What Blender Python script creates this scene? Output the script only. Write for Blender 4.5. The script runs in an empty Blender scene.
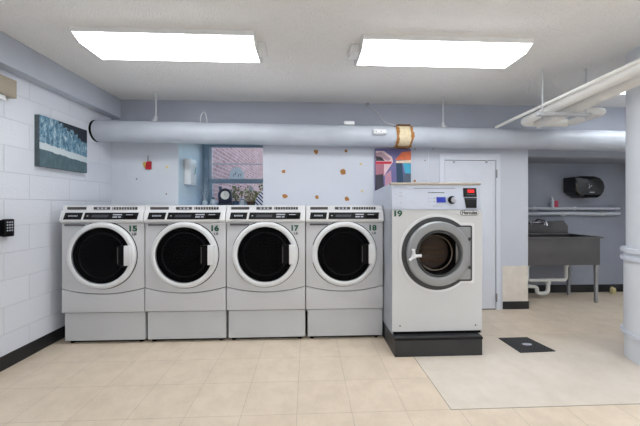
import bpy, bmesh, math, random
from mathutils import Vector, Matrix
PI = math.pi
random.seed(7)
C = bpy.context.scene.collection
sc = bpy.context.scene

# ------------------------------------------------------------------ camera
F = 295.0; YAW = math.radians(2.5); H = 1.14; HY = 206.0
sa, ca = math.sin(YAW), math.cos(YAW)
def _d(px, py):
    cx = (px-320)/F
    return (cx*ca+sa, ca-cx*sa, (HY-py)/F)
def PY(px, py, Y):
    d = _d(px, py); t = Y/d[1]; return Vector((d[0]*t, Y, H+d[2]*t))
def PX(px, py, X):
    d = _d(px, py); t = X/d[0]; return Vector((X, d[1]*t, H+d[2]*t))
def PZ(px, py, Z):
    d = _d(px, py); t = (Z-H)/d[2]; return Vector((d[0]*t, d[1]*t, Z))
cam_d = bpy.data.cameras.new('camera'); cam = bpy.data.objects.new('camera', cam_d); C.objects.link(cam)
cam_d.sensor_width = 36; cam_d.lens = F*36/640
cam_d.shift_y = -(213-HY)/640.0
cam_d.clip_start = 0.02
cam.location = (0, 0, H); cam.rotation_euler = (PI/2, 0, -YAW)
sc.camera = cam
sc.view_settings.view_transform = 'Standard'; sc.view_settings.look = 'None'
sc.view_settings.exposure = 1.08; sc.view_settings.gamma = 1.0
sc.view_settings.use_curve_mapping = False

# ------------------------------------------------------------------ materials
def srgb(r, g, b):
    f = lambda c: (c/255/12.92) if c/255 <= .04045 else ((c/255+.055)/1.055)**2.4
    return (f(r), f(g), f(b), 1)
class NT:
    def __init__(s, m):
        m.use_nodes = True; s.t = m.node_tree; s.n = s.t.nodes; s.l = s.t.links
        s.b = s.n['Principled BSDF']; s.o = s.n['Material Output']
    def node(s, ty, **k):
        x = s.n.new(ty)
        for a, v in k.items():
            if a in x.inputs.keys(): x.inputs[a].default_value = v
            else: setattr(x, a, v)
        return x
    def link(s, a, b): s.l.new(a, b)
    def coord(s, swz=None, loc=(0,0,0), scale=(1,1,1)):
        tc = s.node('ShaderNodeTexCoord')
        out = tc.outputs['Object']
        if swz:
            sp = s.node('ShaderNodeSeparateXYZ'); cb = s.node('ShaderNodeCombineXYZ')
            s.link(out, sp.inputs[0])
            for i, a in enumerate(swz): s.link(sp.outputs['XYZ'.index(a)], cb.inputs[i])
            out = cb.outputs[0]
        mp = s.node('ShaderNodeMapping'); mp.inputs['Location'].default_value = loc; mp.inputs['Scale'].default_value = scale
        s.link(out, mp.inputs[0]); return mp.outputs[0]
    def mix(s, fac, a, b, mode='MIX'):
        x = s.node('ShaderNodeMix', data_type='RGBA', blend_type=mode)
        for sock, v in ((x.inputs[0], fac), (x.inputs[6], a), (x.inputs[7], b)):
            if hasattr(v, 'links') or hasattr(v, 'is_linked'): s.link(v, sock)
            else: sock.default_value = v
        return x.outputs[2]
    def ramp(s, v, stops):
        x = s.node('ShaderNodeValToRGB'); e = x.color_ramp.elements
        while len(e) > 1: e.remove(e[0])
        e[0].position = stops[0][0]; e[0].color = stops[0][1]
        for p, c in stops[1:]:
            q = e.new(p); q.color = c
        s.link(v, x.inputs[0]); return x.outputs[0]
    def bump(s, h, st, dist=.01):
        x = s.node('ShaderNodeBump', Strength=st, Distance=dist)
        s.link(h, x.inputs['Height']); s.link(x.outputs[0], s.b.inputs['Normal'])
def mat(name, col, rough=.5, metal=0, noise=0, nscale=8, bump=0, bscale=60, spec=.5, coat=0):
    m = bpy.data.materials.new(name); n = NT(m)
    n.b.inputs['Base Color'].default_value = col; n.b.inputs['Roughness'].default_value = rough
    n.b.inputs['Metallic'].default_value = metal; n.b.inputs['Specular IOR Level'].default_value = spec
    n.b.inputs['Coat Weight'].default_value = coat
    v = n.coord()
    t = n.node('ShaderNodeTexNoise', Scale=float(nscale), Detail=4.0); n.link(v, t.inputs['Vector'])
    k = max(noise, .02)
    dark = tuple(c*(1-k) for c in col[:3])+(1,); lite = tuple(min(1, c*(1+k*.6)) for c in col[:3])+(1,)
    n.link(n.ramp(t.outputs[0], [(.3, dark), (.7, lite)]), n.b.inputs['Base Color'])
    if bump:
        t2 = n.node('ShaderNodeTexNoise', Scale=float(bscale), Detail=3.0); n.link(v, t2.inputs['Vector'])
        n.bump(t2.outputs[0], bump, .004)
    return m
def emis(name, col, st):
    m = bpy.data.materials.new(name); n = NT(m)
    n.b.inputs['Base Color'].default_value = col
    n.b.inputs['Emission Color'].default_value = col; n.b.inputs['Emission Strength'].default_value = st
    return m
M = {}
M['blue_wall'] = mat('painted plaster', srgb(213,218,226), .6, noise=.05, nscale=3, bump=.15, bscale=25)
M['panel'] = mat('painted panel', srgb(200,204,214), .45, noise=.03, nscale=2)
M['reveal'] = mat('pale blue paint', srgb(204,218,228), .5, noise=.04, nscale=4)
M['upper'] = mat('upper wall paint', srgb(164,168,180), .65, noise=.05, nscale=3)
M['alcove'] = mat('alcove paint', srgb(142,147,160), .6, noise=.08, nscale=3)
M['beam'] = mat('beam paint', srgb(186,192,203), .5, noise=.05, nscale=3)
M['cream'] = mat('bare cream paint', srgb(222,214,204), .6, noise=.08, nscale=14)
M['trimwhite'] = mat('trim white', srgb(214,218,228), .4, noise=.03)
M['black_base'] = mat('black vinyl base', srgb(26,27,31), .4, noise=.2)
M['white_metal'] = mat('white enamel', srgb(199,200,203), .32, noise=.02, nscale=5)
M['white_plastic'] = mat('white plastic', srgb(222,223,225), .35, noise=.02)
M['void'] = mat('dark drum interior', srgb(10,9,11), .6, spec=.1)
M['ring'] = mat('door ring', srgb(218,220,222), .28, noise=.02)
M['pedestal'] = mat('pedestal enamel', srgb(192,194,197), .32, noise=.03, nscale=4)
M['black'] = mat('black plastic', srgb(12,12,15), .35, noise=.15, spec=.25)
M['black_gloss'] = mat('black gloss', srgb(10,10,12), .06, noise=.2, spec=.7)
M['gap'] = mat('dark gap', srgb(16,16,18), .9, noise=.2, spec=.1)
M['vent'] = mat('grey vent', srgb(70,66,66), .5, noise=.2)
M['label_grey'] = mat('label grey', srgb(176,180,190), .4)
M['dark_label'] = mat('dark label', srgb(60,62,72), .4)
M['green_num'] = mat('green vinyl', srgb(0,82,54), .4, noise=.05)
M['grey_txt'] = mat('grey vinyl', srgb(96,100,98), .5)
M['enamel19'] = mat('bright enamel', srgb(206,207,208), .32, noise=.02, nscale=5)
M['column'] = mat('column paint', srgb(226,230,236), .45, noise=.04, nscale=3)
M['ring19'] = mat('grey door casting', srgb(150,152,154), .35, metal=.3, noise=.05)
M['gasket'] = mat('charcoal trim', srgb(58,60,61), .5, noise=.1)
M['console19'] = mat('brushed console', srgb(188,194,208), .35, metal=.2, noise=.03)
M['topedge'] = mat('beige top edge', srgb(186,176,162), .25, metal=.3, noise=.1)
M['side19'] = mat('galvanised side', srgb(176,182,192), .35, metal=.3, noise=.1, nscale=10)
M['base19'] = mat('black painted plinth', srgb(44,45,47), .45, noise=.15, bump=.1)
M['drum'] = mat('steel drum', srgb(120,112,106), .35, metal=.8, noise=.15)
M['drum_brown'] = mat('brown rubber', srgb(62,48,42), .5, noise=.2)
M['lcd'] = emis('blue display', srgb(8,40,160), .05)
M['led'] = emis('red display', srgb(230,14,22), .4)
M['pipe'] = mat('pipe wrap paint', srgb(186,192,202), .42, noise=.06, nscale=5, bump=.25, bscale=9)
M['pipe_white'] = mat('white pipe wrap', srgb(240,238,234), .5, noise=.06, nscale=7, bump=.3, bscale=14)
M['steel'] = mat('galvanised steel', srgb(150,150,152), .4, metal=.6, noise=.1)
M['paintsteel'] = mat('painted steel', srgb(196,198,202), .45, noise=.08)
M['sink'] = mat('dull stainless', srgb(98,97,97), .38, metal=.75, noise=.12, nscale=5)
M['pvc'] = mat('white pvc', srgb(222,222,220), .35)
M['chrome'] = mat('chrome', srgb(170,170,175), .15, metal=1)
M['winframe'] = mat('blue grey window paint', srgb(158,180,197), .45, noise=.08)
M['canvas_side'] = mat('canvas side', srgb(78,90,96), .6, noise=.3, nscale=12)
M['red'] = mat('red cloth', srgb(176,26,40), .6, noise=.15, nscale=60)
M['gold'] = mat('yellow trim', srgb(206,176,90), .5)
M['rust'] = mat('rust brown', srgb(168,116,62), .8, noise=.35, nscale=90)
M['rustdark'] = mat('dark rust', srgb(112,76,42), .85, noise=.4, nscale=60)
M['yellow'] = mat('old yellow glue', srgb(226,200,130), .7, noise=.1)
M['insul'] = mat('cream insulation', srgb(226,210,176), .8, noise=.12, nscale=30)
M['boxbeige'] = mat('beige enamel', srgb(160,150,134), .5, noise=.05)
M['lamp_metal'] = mat('lamp housing', srgb(232,232,232), .4)
M['navy'] = mat('navy lacquer', srgb(26,28,52), .35, noise=.1)
M['clockface'] = mat('clock face', srgb(206,206,200), .4)
M['brown'] = mat('brown wicker', srgb(82,64,48), .8, noise=.4, nscale=80, bump=.5, bscale=90)
M['teal'] = mat('teal leaf', srgb(96,150,146), .5, noise=.1)
M['plaque'] = mat('frosted plaque', srgb(236,238,238), .4)
_n = NT(M['plaque']); _t = _n.node('ShaderNodeBsdfTranslucent'); _t.inputs[0].default_value = (.95,.96,.96,1); _m = _n.node('ShaderNodeMixShader'); _m.inputs[0].default_value = .6
_n.link(_n.b.outputs[0], _m.inputs[1]); _n.link(_t.outputs[0], _m.inputs[2]); _n.link(_m.outputs[0], _n.o.inputs[0])
M['white'] = mat('white paper', srgb(236,236,234), .6)
M['twig'] = mat('white twigs', srgb(206,214,220), .6)
M['leaf'] = mat('green leaves', srgb(112,134,66), .6, noise=.35, nscale=40)
M['leaf2'] = mat('olive leaves', srgb(140,138,96), .6, noise=.4, nscale=40)
M['bark'] = mat('bark', srgb(90,72,56), .8, noise=.3)
M['ceramic'] = mat('pale ceramic', srgb(196,204,214), .3, noise=.1, nscale=30)
M['bluegrey'] = mat('blue ceramic', srgb(70,92,124), .35, noise=.3, nscale=50)
M['ground'] = mat('ground', srgb(120,118,96), .9, noise=.3)
M['soapred'] = mat('red soap', srgb(178,40,72), .35)
M['sponge'] = mat('yellow rag', srgb(196,184,140), .9, noise=.2)

def m_glass(name, tint=(1,1,1,1), gl=.12):
    m = bpy.data.materials.new(name); m.use_nodes = True; t = m.node_tree; t.nodes.clear()
    o = t.nodes.new('ShaderNodeOutputMaterial'); mx = t.nodes.new('ShaderNodeMixShader')
    tr = t.nodes.new('ShaderNodeBsdfTransparent'); tr.inputs[0].default_value = tint
    g = t.nodes.new('ShaderNodeBsdfGlossy'); g.inputs['Roughness'].default_value = .03
    lw = t.nodes.new('ShaderNodeLayerWeight'); lw.inputs[0].default_value = gl
    t.links.new(lw.outputs['Fresnel'], mx.inputs[0]); t.links.new(tr.outputs[0], mx.inputs[1]); t.links.new(g.outputs[0], mx.inputs[2])
    t.links.new(mx.outputs[0], o.inputs[0]); return m
M['glassy'] = m_glass('window glass')
M['smoke'] = m_glass('smoked door glass', (.5,.5,.52,1), .12)
M['smoke19'] = m_glass('clear door glass', (.85,.83,.8,1), .06)
M['drumdark'] = mat('dark drum', srgb(34,35,40), .35, metal=.6, noise=.2)

def m_block():
    m = bpy.data.materials.new('painted block'); n = NT(m)
    v = n.coord('YZX', loc=(.12, -.054, 0))
    b = n.node('ShaderNodeTexBrick', Scale=1.0)
    b.inputs['Brick Width'].default_value = .378; b.inputs['Row Height'].default_value = .189
    b.inputs['Mortar Size'].default_value = .0035; b.inputs['Mortar Smooth'].default_value = .6
    b.inputs['Color1'].default_value = srgb(220,223,231); b.inputs['Color2'].default_value = srgb(215,219,228)
    b.inputs['Mortar'].default_value = srgb(206,210,218); n.link(v, b.inputs['Vector'])
    t = n.node('ShaderNodeTexNoise', Scale=45.0, Detail=5.0); n.link(n.coord(), t.inputs['Vector'])
    col = n.mix(.25, b.outputs[0], n.ramp(t.outputs[0], [(.3, srgb(196,199,208)), (.6, srgb(228,230,236))]), 'MULTIPLY')
    n.link(b.outputs[0], n.b.inputs['Base Color'])
    s = n.node('ShaderNodeMath', operation='MULTIPLY'); n.link(b.outputs['Fac'], s.inputs[0]); s.inputs[1].default_value = -1.0
    a = n.node('ShaderNodeMath', operation='MULTIPLY_ADD'); n.link(t.outputs[0], a.inputs[0]); a.inputs[1].default_value = .55; n.link(s.outputs[0], a.inputs[2])
    n.bump(a.outputs[0], .6, .006); n.b.inputs['Roughness'].default_value = .55
    return m
M['block'] = m_block()
def m_ceiling():
    m = bpy.data.materials.new('stippled ceiling'); n = NT(m); v = n.coord()
    t = n.node('ShaderNodeTexNoise', Scale=110.0, Detail=3.0, Roughness=.7); n.link(v, t.inputs['Vector'])
    t2 = n.node('ShaderNodeTexVoronoi', Scale=70.0); n.link(v, t2.inputs['Vector'])
    sp = n.ramp(t2.outputs['Distance'], [(.1, (1,1,1,1)), (.45, (0,0,0,1))])
    big = n.node('ShaderNodeTexNoise', Scale=1.2, Detail=3.0); n.link(v, big.inputs['Vector'])
    n.link(n.ramp(big.outputs[0], [(.3, srgb(232,231,229)), (.7, srgb(242,241,240))]), n.b.inputs['Base Color'])
    a = n.node('ShaderNodeMath', operation='MULTIPLY_ADD'); n.link(t.outputs[0], a.inputs[0]); a.inputs[1].default_value = .8; n.link(sp, a.inputs[2])
    n.bump(a.outputs[0], .8, .006); n.b.inputs['Roughness'].default_value = .9; return m
M['ceiling'] = m_ceiling()
def m_floor():
    m = bpy.data.materials.new('vinyl tile floor'); n = NT(m)
    v = n.coord('XYZ', loc=(.056, -1.62+.303*6, 0))
    b = n.node('ShaderNodeTexBrick', Scale=1.0); b.offset = 0.0
    b.inputs['Brick Width'].default_value = .303; b.inputs['Row Height'].default_value = .303
    b.inputs['Mortar Size'].default_value = .0014; b.inputs['Mortar Smooth'].default_value = .3
    b.inputs['Color1'].default_value = srgb(222,206,186); b.inputs['Color2'].default_value = srgb(218,202,182)
    b.inputs['Mortar'].default_value = srgb(178,165,148); n.link(v, b.inputs['Vector'])
    w = n.coord()
    t = n.node('ShaderNodeTexNoise', Scale=7.0, Detail=6.0, Roughness=.7); n.link(w, t.inputs['Vector'])
    base = n.mix(.75, b.outputs[0], n.ramp(t.outputs[0], [(.25, (.80,.78,.75,1)), (.6, (1,1,1,1))]), 'MULTIPLY')
    fl = n.node('ShaderNodeTexNoise', Scale=60.0, Detail=4.0, Roughness=.8); n.link(w, fl.inputs['Vector'])
    base = n.mix(.6, base, n.ramp(fl.outputs[0], [(.28, (.72,.68,.62,1)), (.42, (1,1,1,1))]), 'MULTIPLY')
    # newer paler tiles laid as one patch
    sp = n.node('ShaderNodeSeparateXYZ'); n.link(w, sp.inputs[0])
    def gt(sock, v_, op='GREATER_THAN'):
        q = n.node('ShaderNodeMath', operation=op); n.link(sock, q.inputs[0]); q.inputs[1].default_value = v_; return q.outputs[0]
    def mul(a, c):
        q = n.node('ShaderNodeMath', operation='MULTIPLY'); n.link(a, q.inputs[0]); n.link(c, q.inputs[1]); return q.outputs[0]
    def patch(x0, x1, y0, y1): return mul(mul(gt(sp.outputs[0], x0), gt(sp.outputs[0], x1, 'LESS_THAN')), mul(gt(sp.outputs[1], y0), gt(sp.outputs[1], y1, 'LESS_THAN')))
    edge = patch(.803, 3.6, 1.615, 2.36)
    fd = n.node('ShaderNodeMapRange'); n.link(sp.outputs[1], fd.inputs[0]); fd.inputs[1].default_value = 2.58; fd.inputs[2].default_value = 2.2; inner = patch(.808, 3.6, 1.621, 2.6)
    pale = n.ramp(t.outputs[0], [(.25, srgb(206,195,181)), (.65, srgb(218,208,196))])
    base = n.mix(mul(edge, gt(sp.outputs[1], 2.2, 'LESS_THAN')), base, srgb(140,128,112)); base = n.mix(mul(inner, fd.outputs[0]), base, pale)
    n.link(base, n.b.inputs['Base Color'])
    n.b.inputs['Roughness'].default_value = .38
    n.bump(t.outputs[0], .08, .01); return m
M['floor'] = m_floor()
def m_brick_out():
    m = bpy.data.materials.new('outdoor brick'); n = NT(m); v = n.coord('YZX')
    b = n.node('ShaderNodeTexBrick', Scale=1.0)
    b.inputs['Brick Width'].default_value = .2; b.inputs['Row Height'].default_value = .068; b.inputs['Mortar Size'].default_value = .007
    b.inputs['Color1'].default_value = srgb(184,142,134); b.inputs['Color2'].default_value = srgb(156,110,102); b.inputs['Mortar'].default_value = srgb(196,170,163)
    n.link(v, b.inputs['Vector']); n.link(b.outputs[0], n.b.inputs['Base Color']); n.b.inputs['Roughness'].default_value = .9; return m
M['brick'] = m_brick_out()
def m_glacier(y0, y1, z0, z1):
    m = bpy.data.materials.new('glacier print'); n = NT(m); tc = n.coord()
    sp = n.node('ShaderNodeSeparateXYZ'); n.link(tc, sp.inputs[0])
    def mr(s_, a, b):
        q = n.node('ShaderNodeMapRange'); n.link(s_, q.inputs[0]); q.inputs[1].default_value = a; q.inputs[2].default_value = b; return q.outputs[0]
    u = mr(sp.outputs[1], y0, y1); v = mr(sp.outputs[2], z0, z1)
    mp = n.node('ShaderNodeMapping'); mp.inputs['Scale'].default_value = (1, 34, 16); n.link(tc, mp.inputs[0])
    ice = n.node('ShaderNodeTexNoise', Scale=1.0, Detail=8.0, Roughness=.75); n.link(mp.outputs[0], ice.inputs['Vector'])
    icec = n.ramp(ice.outputs[0], [(.34, srgb(26,54,78)), (.46, srgb(84,124,148)), (.55, srgb(128,162,180)), (.63, srgb(206,214,218))])
    wat = n.ramp(ice.outputs[0], [(.3, srgb(60,82,92)), (.7, srgb(96,120,128))])
    sky = srgb(26,34,46)
    # jagged ridge height falls to the right
    def math_(op, a, b=None, c=None):
        q = n.node('ShaderNodeMath', operation=op)
        for i, x in enumerate((a, b, c)):
            if x is None: continue
            if isinstance(x, (int, float)): q.inputs[i].default_value = x
            else: n.link(x, q.inputs[i])
        return q.outputs[0]
    j = n.node('ShaderNodeTexNoise', Scale=34.0, Detail=4.0); n.link(tc, j.inputs['Vector'])
    ridge = math_('ADD', math_('MULTIPLY_ADD', u, -.42, 1.12), math_('MULTIPLY_ADD', j.outputs[0], .5, -.25))
    c1 = n.mix(math_('GREATER_THAN', v, ridge), icec, sky)
    shore = math_('MULTIPLY_ADD', u, -.10, .34)
    sl = math_('ADD', shore, math_('MULTIPLY_ADD', j.outputs[0], .08, -.04))
    c2 = n.mix(math_('LESS_THAN', v, math_('ADD', sl, .13)), c1, srgb(196,206,210))
    c3 = n.mix(math_('LESS_THAN', v, sl), c2, wat)
    n.link(c3, n.b.inputs['Base Color']); n.b.inputs['Roughness'].default_value = .5; return m
def m_stripes():
    m = bpy.data.materials.new('navy striped cloth'); n = NT(m)
    w = n.node('ShaderNodeTexWave', Scale=14.0); w.bands_direction = 'DIAGONAL'; n.link(n.coord(), w.inputs[0])
    n.link(n.ramp(w.outputs['Fac'], [(.42, srgb(44,52,96)), (.52, srgb(220,222,232))]), n.b.inputs['Base Color']); return m
M['stripes'] = m_stripes()
def m_mat():
    m = bpy.data.materials.new('ribbed rubber'); n = NT(m)
    w = n.node('ShaderNodeTexChecker', Scale=70.0); n.link(n.coord(), w.inputs[0])
    w.inputs[1].default_value = srgb(34,34,36); w.inputs[2].default_value = srgb(54,54,55)
    n.link(w.outputs[0], n.b.inputs['Base Color']); n.b.inputs['Roughness'].default_value = .7; return m
M['rubber'] = m_mat()

# ------------------------------------------------------------------ mesh helpers
def NB(): return bmesh.new()
ORG = {}
def obj(name, bm, m, parent=None, smooth=False, kind=None):
    me = bpy.data.meshes.new(name)
    bmesh.ops.recalc_face_normals(bm, faces=bm.faces)
    off = ORG.get(parent.name, Vector()) if parent else Vector()
    for v in bm.verts: v.co -= off
    if smooth:
        for f in bm.faces: f.smooth = True
        for e in bm.edges:
            if len(e.link_faces) == 2 and e.calc_face_angle() > math.radians(38): e.smooth = False
    bm.to_mesh(me); bm.free()
    o = bpy.data.objects.new(name, me); C.objects.link(o)
    me.materials.append(M[m] if isinstance(m, str) else m)
    if parent: o.parent = parent; ORG[o.name] = off
    elif kind: o['kind'] = kind
    return o
def tag(o, label, cat, group=None):
    o['label'] = label; o['category'] = cat
    if group: o['group'] = group
    return o
def thing(name, label, cat, loc, group=None):
    o = bpy.data.objects.new(name, None); C.objects.link(o); o.empty_display_size = .05
    o.location = loc; ORG[o.name] = Vector(loc); return tag(o, label, cat, group)
def struct(name, bm, m, parent=None): return obj(name, bm, m, parent, kind=None if parent else 'structure')
def box(bm, a, b, bev=0, seg=2):
    a = Vector(a); b = Vector(b)
    lo = Vector((min(a[i], b[i]) for i in range(3))); hi = Vector((max(a[i], b[i]) for i in range(3)))
    r = bmesh.ops.create_cube(bm, size=1)
    for v in r['verts']:
        v.co = Vector((lo[i]+(v.co[i]+.5)*(hi[i]-lo[i]) for i in range(3)))
    if bev:
        es = list({e for v in r['verts'] for e in v.link_edges})
        bmesh.ops.bevel(bm, geom=es, offset=bev, segments=seg, affect='EDGES', profile=.5)
    return bm
def prism(bm, pts, ax, a, b, bev=0):
    """outline of 2-D pts extruded along axis ax from a to b (pts order: remaining axes ascending)"""
    def mk(p, t):
        q = list(p); q.insert(ax, t); return bm.verts.new(q)
    lo = [mk(p, a) for p in pts]; hi = [mk(p, b) for p in pts]; n = len(pts)
    f1 = bm.faces.new(lo); f2 = bm.faces.new(list(reversed(hi)))
    fs = [bm.faces.new((lo[i], hi[i], hi[(i+1) % n], lo[(i+1) % n])) for i in range(n)]
    if bev:
        es = list(set(f1.edges) | set(f2.edges))
        bmesh.ops.bevel(bm, geom=es, offset=bev, segments=2, affect='EDGES', profile=.5)
    return bm
def prism_hole(pts, c, r, a, b, n=64):
    bm = NB(); hole = [(c[0]+r*math.cos(2*PI*i/n), c[1]+r*math.sin(2*PI*i/n)) for i in range(n)]
    loops = []
    for t in (a, b):
        es = []; lv = []
        for P in (pts, hole):
            vs = [bm.verts.new((p[0], t, p[1])) for p in P]; lv.append(vs)
            es += [bm.edges.new((vs[i], vs[(i+1) % len(vs)])) for i in range(len(vs))]
        bmesh.ops.triangle_fill(bm, edges=es, use_beauty=True); loops.append(lv)
    for k in (0, 1):
        A, B = loops[0][k], loops[1][k]
        for i in range(len(A)):
            j = (i+1) % len(A); bm.faces.new((A[i], B[i], B[j], A[j]))
    return bm
def lathe(bm, prof, c, ax='z', seg=48, close=False):
    """prof: list of (r, h) along axis"""
    c = Vector(c); rings = []
    for r, h in prof:
        ring = []
        if r < 1e-6:
            ring = None
        pts = []
        for i in range(seg if r >= 1e-6 else 1):
            a = 2*PI*i/seg; u, v = r*math.cos(a), r*math.sin(a)
            if ax == 'z': p = Vector((u, v, h))
            elif ax == 'y': p = Vector((u, h, v))
            else: p = Vector((h, u, v))
            pts.append(bm.verts.new(c+p))
        rings.append(pts)
    prs = list(zip(rings, rings[1:])) + ([(rings[-1], rings[0])] if close else [])
    for A, B in prs:
        for i in range(seg):
            j = (i+1) % seg
            if len(A) == 1 and len(B) == 1: continue
            if len(A) == 1: bm.faces.new((A[0], B[i], B[j]))
            elif len(B) == 1: bm.faces.new((A[i], B[0], A[j]))
            else: bm.faces.new((A[i], B[i], B[j], A[j]))
    return bm
def tube(bm, pts, r, seg=14, rs=None, cap=True, fillet=0):
    pts = [Vector(p) for p in pts]
    if fillet:
        q = [pts[0]]
        for i in range(1, len(pts)-1):
            p = pts[i]; a = (pts[i-1]-p); b = (pts[i+1]-p); d = min(fillet, a.length*.45, b.length*.45)
            A = p+a.normalized()*d; B = p+b.normalized()*d
            for k in range(7):
                t = k/6; q.append(A*(1-t)**2+p*2*t*(1-t)+B*t*t)
        q.append(pts[-1]); pts = q; rs = None
    n = len(pts); rings = []
    tan = [(pts[min(i+1, n-1)]-pts[max(i-1, 0)]).normalized() for i in range(n)]
    up = Vector((0,0,1)) if abs(tan[0].z) < .9 else Vector((1,0,0))
    nrm = (up-tan[0]*up.dot(tan[0])).normalized()
    for i in range(n):
        nrm = (nrm-tan[i]*nrm.dot(tan[i])).normalized(); bi = tan[i].cross(nrm)
        rr = rs[i] if rs else r
        rings.append([bm.verts.new(pts[i]+nrm*math.cos(2*PI*k/seg)*rr+bi*math.sin(2*PI*k/seg)*rr) for k in range(seg)])
    for A, B in zip(rings, rings[1:]):
        for k in range(seg):
            j = (k+1) % seg; bm.faces.new((A[k], A[j], B[j], B[k]))
    if cap: bm.faces.new(list(reversed(rings[0]))); bm.faces.new(rings[-1])
    return bm
def arc(cx, cy, r, a0, a1, n):
    return [(cx+r*math.cos(math.radians(a0+(a1-a0)*i/n)), cy+r*math.sin(math.radians(a0+(a1-a0)*i/n))) for i in range(n+1)]
def text(name, s, size, loc, m, parent, width=None, bold=0, depth=.0008, rot=(PI/2,0,0), shear=0):
    cu = bpy.data.curves.new(name, 'FONT'); cu.body = s; cu.size = size; cu.bevel_depth = bold*.8; cu.bevel_resolution = 0; cu.extrude = depth; cu.align_x = 'CENTER'; cu.align_y = 'CENTER'; cu.shear = shear
    to = bpy.data.objects.new(name, cu); C.objects.link(to)
    bpy.context.view_layer.update()
    me = bpy.data.meshes.new_from_object(to.evaluated_get(bpy.context.evaluated_depsgraph_get()))
    bpy.data.objects.remove(to)
    sx = 1
    if width:
        w = max(v.co.x for v in me.vertices)-min(v.co.x for v in me.vertices); sx = width/w
    mw = Matrix.Translation(Vector(loc)-ORG.get(parent.name, Vector())) @ Matrix.Rotation(rot[2], 4, 'Z') @ Matrix.Rotation(rot[0], 4, 'X') @ Matrix.Diagonal((sx,1,1,1))
    me.transform(mw); me.materials.append(M[m])
    o = bpy.data.objects.new(name, me); C.objects.link(o); o.parent = parent; ORG[o.name] = ORG.get(parent.name, Vector()); return o
def blob(bm, c, r, ax, th, rng, n=9):
    """irregular flat patch"""
    pts = []
    for i in range(n):
        a = 2*PI*i/n; q = r*(.7+.5*rng.random()); pts.append((c[0]+q*math.cos(a), c[1]+q*math.sin(a)))
    return pts

# ------------------------------------------------------------------ room
XL, XR, YF, CZ = -2.11, 4.25, -2.4, 2.29
YB, YP, YA, YN = 3.28, 3.17, 3.75, 4.05       # back wall, front face of panelled wall, alcove wall, window plane
XN0, XN1, XD = -1.406, -.47, 2.449            # niche left/right, end of panelled wall
struct('floor', box(NB(), (XL-.15, YF-.15, -.1), (XR+.15, YA+.15, 0)), 'floor')
struct('ceiling', box(NB(), (XL-.15, YF-.15, CZ), (XR+.15, YA+.15, CZ+.12)), 'ceiling')
struct('wall_left', box(NB(), (XL-.15, YF-.15, 0), (XL, YB+.15, CZ)), 'block')
struct('wall_right', box(NB(), (XR, YF-.15, 0), (XR+.15, YA+.15, CZ)), 'column')
struct('wall_front', box(NB(), (XL, YF-.15, 0), (XR, YF, CZ)), 'column')
wl = struct('wall_back', box(NB(), (XL, YB, 0), (XN0, YB+.14, 1.97)), 'blue_wall')
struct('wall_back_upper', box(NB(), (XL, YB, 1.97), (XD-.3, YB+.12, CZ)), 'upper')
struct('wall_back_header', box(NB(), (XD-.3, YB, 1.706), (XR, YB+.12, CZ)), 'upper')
wp = struct('wall_back_panelled', box(NB(), (XN1, YP, 0), (XD, YP+.09, 1.93)), 'panel')
struct('wall_niche_left', box(NB(), (XN0-.12, YB+.14, .9), (XN0, YN+.1, 1.97)), 'reveal')
o_ = struct('wall_niche_left_face', box(NB(), (XN0-.002, YB+.001, .9), (XN0+.004, YB+.14, 1.97)), 'reveal')
struct('wall_niche_right', box(NB(), (XN1, YP+.09, .9), (XN1+.12, YN+.1, 1.97)), 'reveal')
struct('ceiling_niche', box(NB(), (XN0, YB+.12, 1.97), (XN1, YN+.1, 2.05)), 'reveal')
struct('trim_sill', box(NB(), (XN0, YB-.06, 1.10), (XN1, YN, 1.15), .006), 'reveal')
struct('wall_below_sill', box(NB(), (XN0, YB, 0), (XN1, YB+.1, 1.10)), 'blue_wall')
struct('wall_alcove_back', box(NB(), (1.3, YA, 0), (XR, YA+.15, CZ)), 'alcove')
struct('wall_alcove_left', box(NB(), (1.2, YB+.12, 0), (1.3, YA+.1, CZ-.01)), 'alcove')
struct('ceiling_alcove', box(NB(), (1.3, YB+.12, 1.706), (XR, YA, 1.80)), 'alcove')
# soffit beam along the left wall
struct('trim_beam_left', box(NB(), (XL, YF, 2.085), (-2.01, YB, CZ), .004), 'beam')
# black skirting
struct('baseboard_left', box(NB(), (XL, YF, 0), (XL+.008, YB, .10), .002), 'black_base')
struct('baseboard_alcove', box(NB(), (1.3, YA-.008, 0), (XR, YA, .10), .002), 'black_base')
a = PY(502.5, 305, YP); b = PY(528, 313, YP)
struct('baseboard_back', box(NB(), (a.x, YP-.009, 0), (XD+.004, YP, .085), .002), 'black_base')
struct('baseboard_end', box(NB(), (XD, YP-.005, 0), (XD+.009, YP+.09, .085), .002), 'black_base')
a = PY(502.5, 266, YP)
q = obj('bare_paint_patch', box(NB(), (a.x, YP-.0015, .085), (XD-.004, YP+.001, a.z)), 'cream', wp); q['label'] = 'unpainted cream strip low on the wall'
# adhesive marks
rng = random.Random(3)
for (x, y, r, m) in [(316,152,2.6,'rust'),(346,151,1.6,'rust'),(283.5,171.6,2.0,'rust'),(343,172,2.9,'rust'),(285,196,2.7,'rust'),(317,197,1.9,'rust'),(347,199,2.3,'rust'),(361,164,1.3,'yellow'),(362,191,1.2,'yellow'),(414.5,181,1.4,'rust'),(415,149,.7,'rustdark'),(433,149,.6,'rustdark'),(425,160.5,.7,'rustdark')]:
    p = PY(x, y, YP); rr = r*.0105
    obj('adhesive_mark', prism(NB(), blob(None, (p.x, p.z), rr, 1, 0, rng), 1, YP-.003, YP+.001), m, wp)
for (x, y, r, m) in [(167,167,1.4,'yellow'),(166.5,194,.8,'rustdark'),(136.7,179,.8,'rustdark')]:
    p = PY(x, y, YB)
    obj('adhesive_mark', prism(NB(), blob(None, (p.x, p.z), r*.0105, 1, 0, rng), 1, YB-.003, YB+.001), m, wl)
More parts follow.
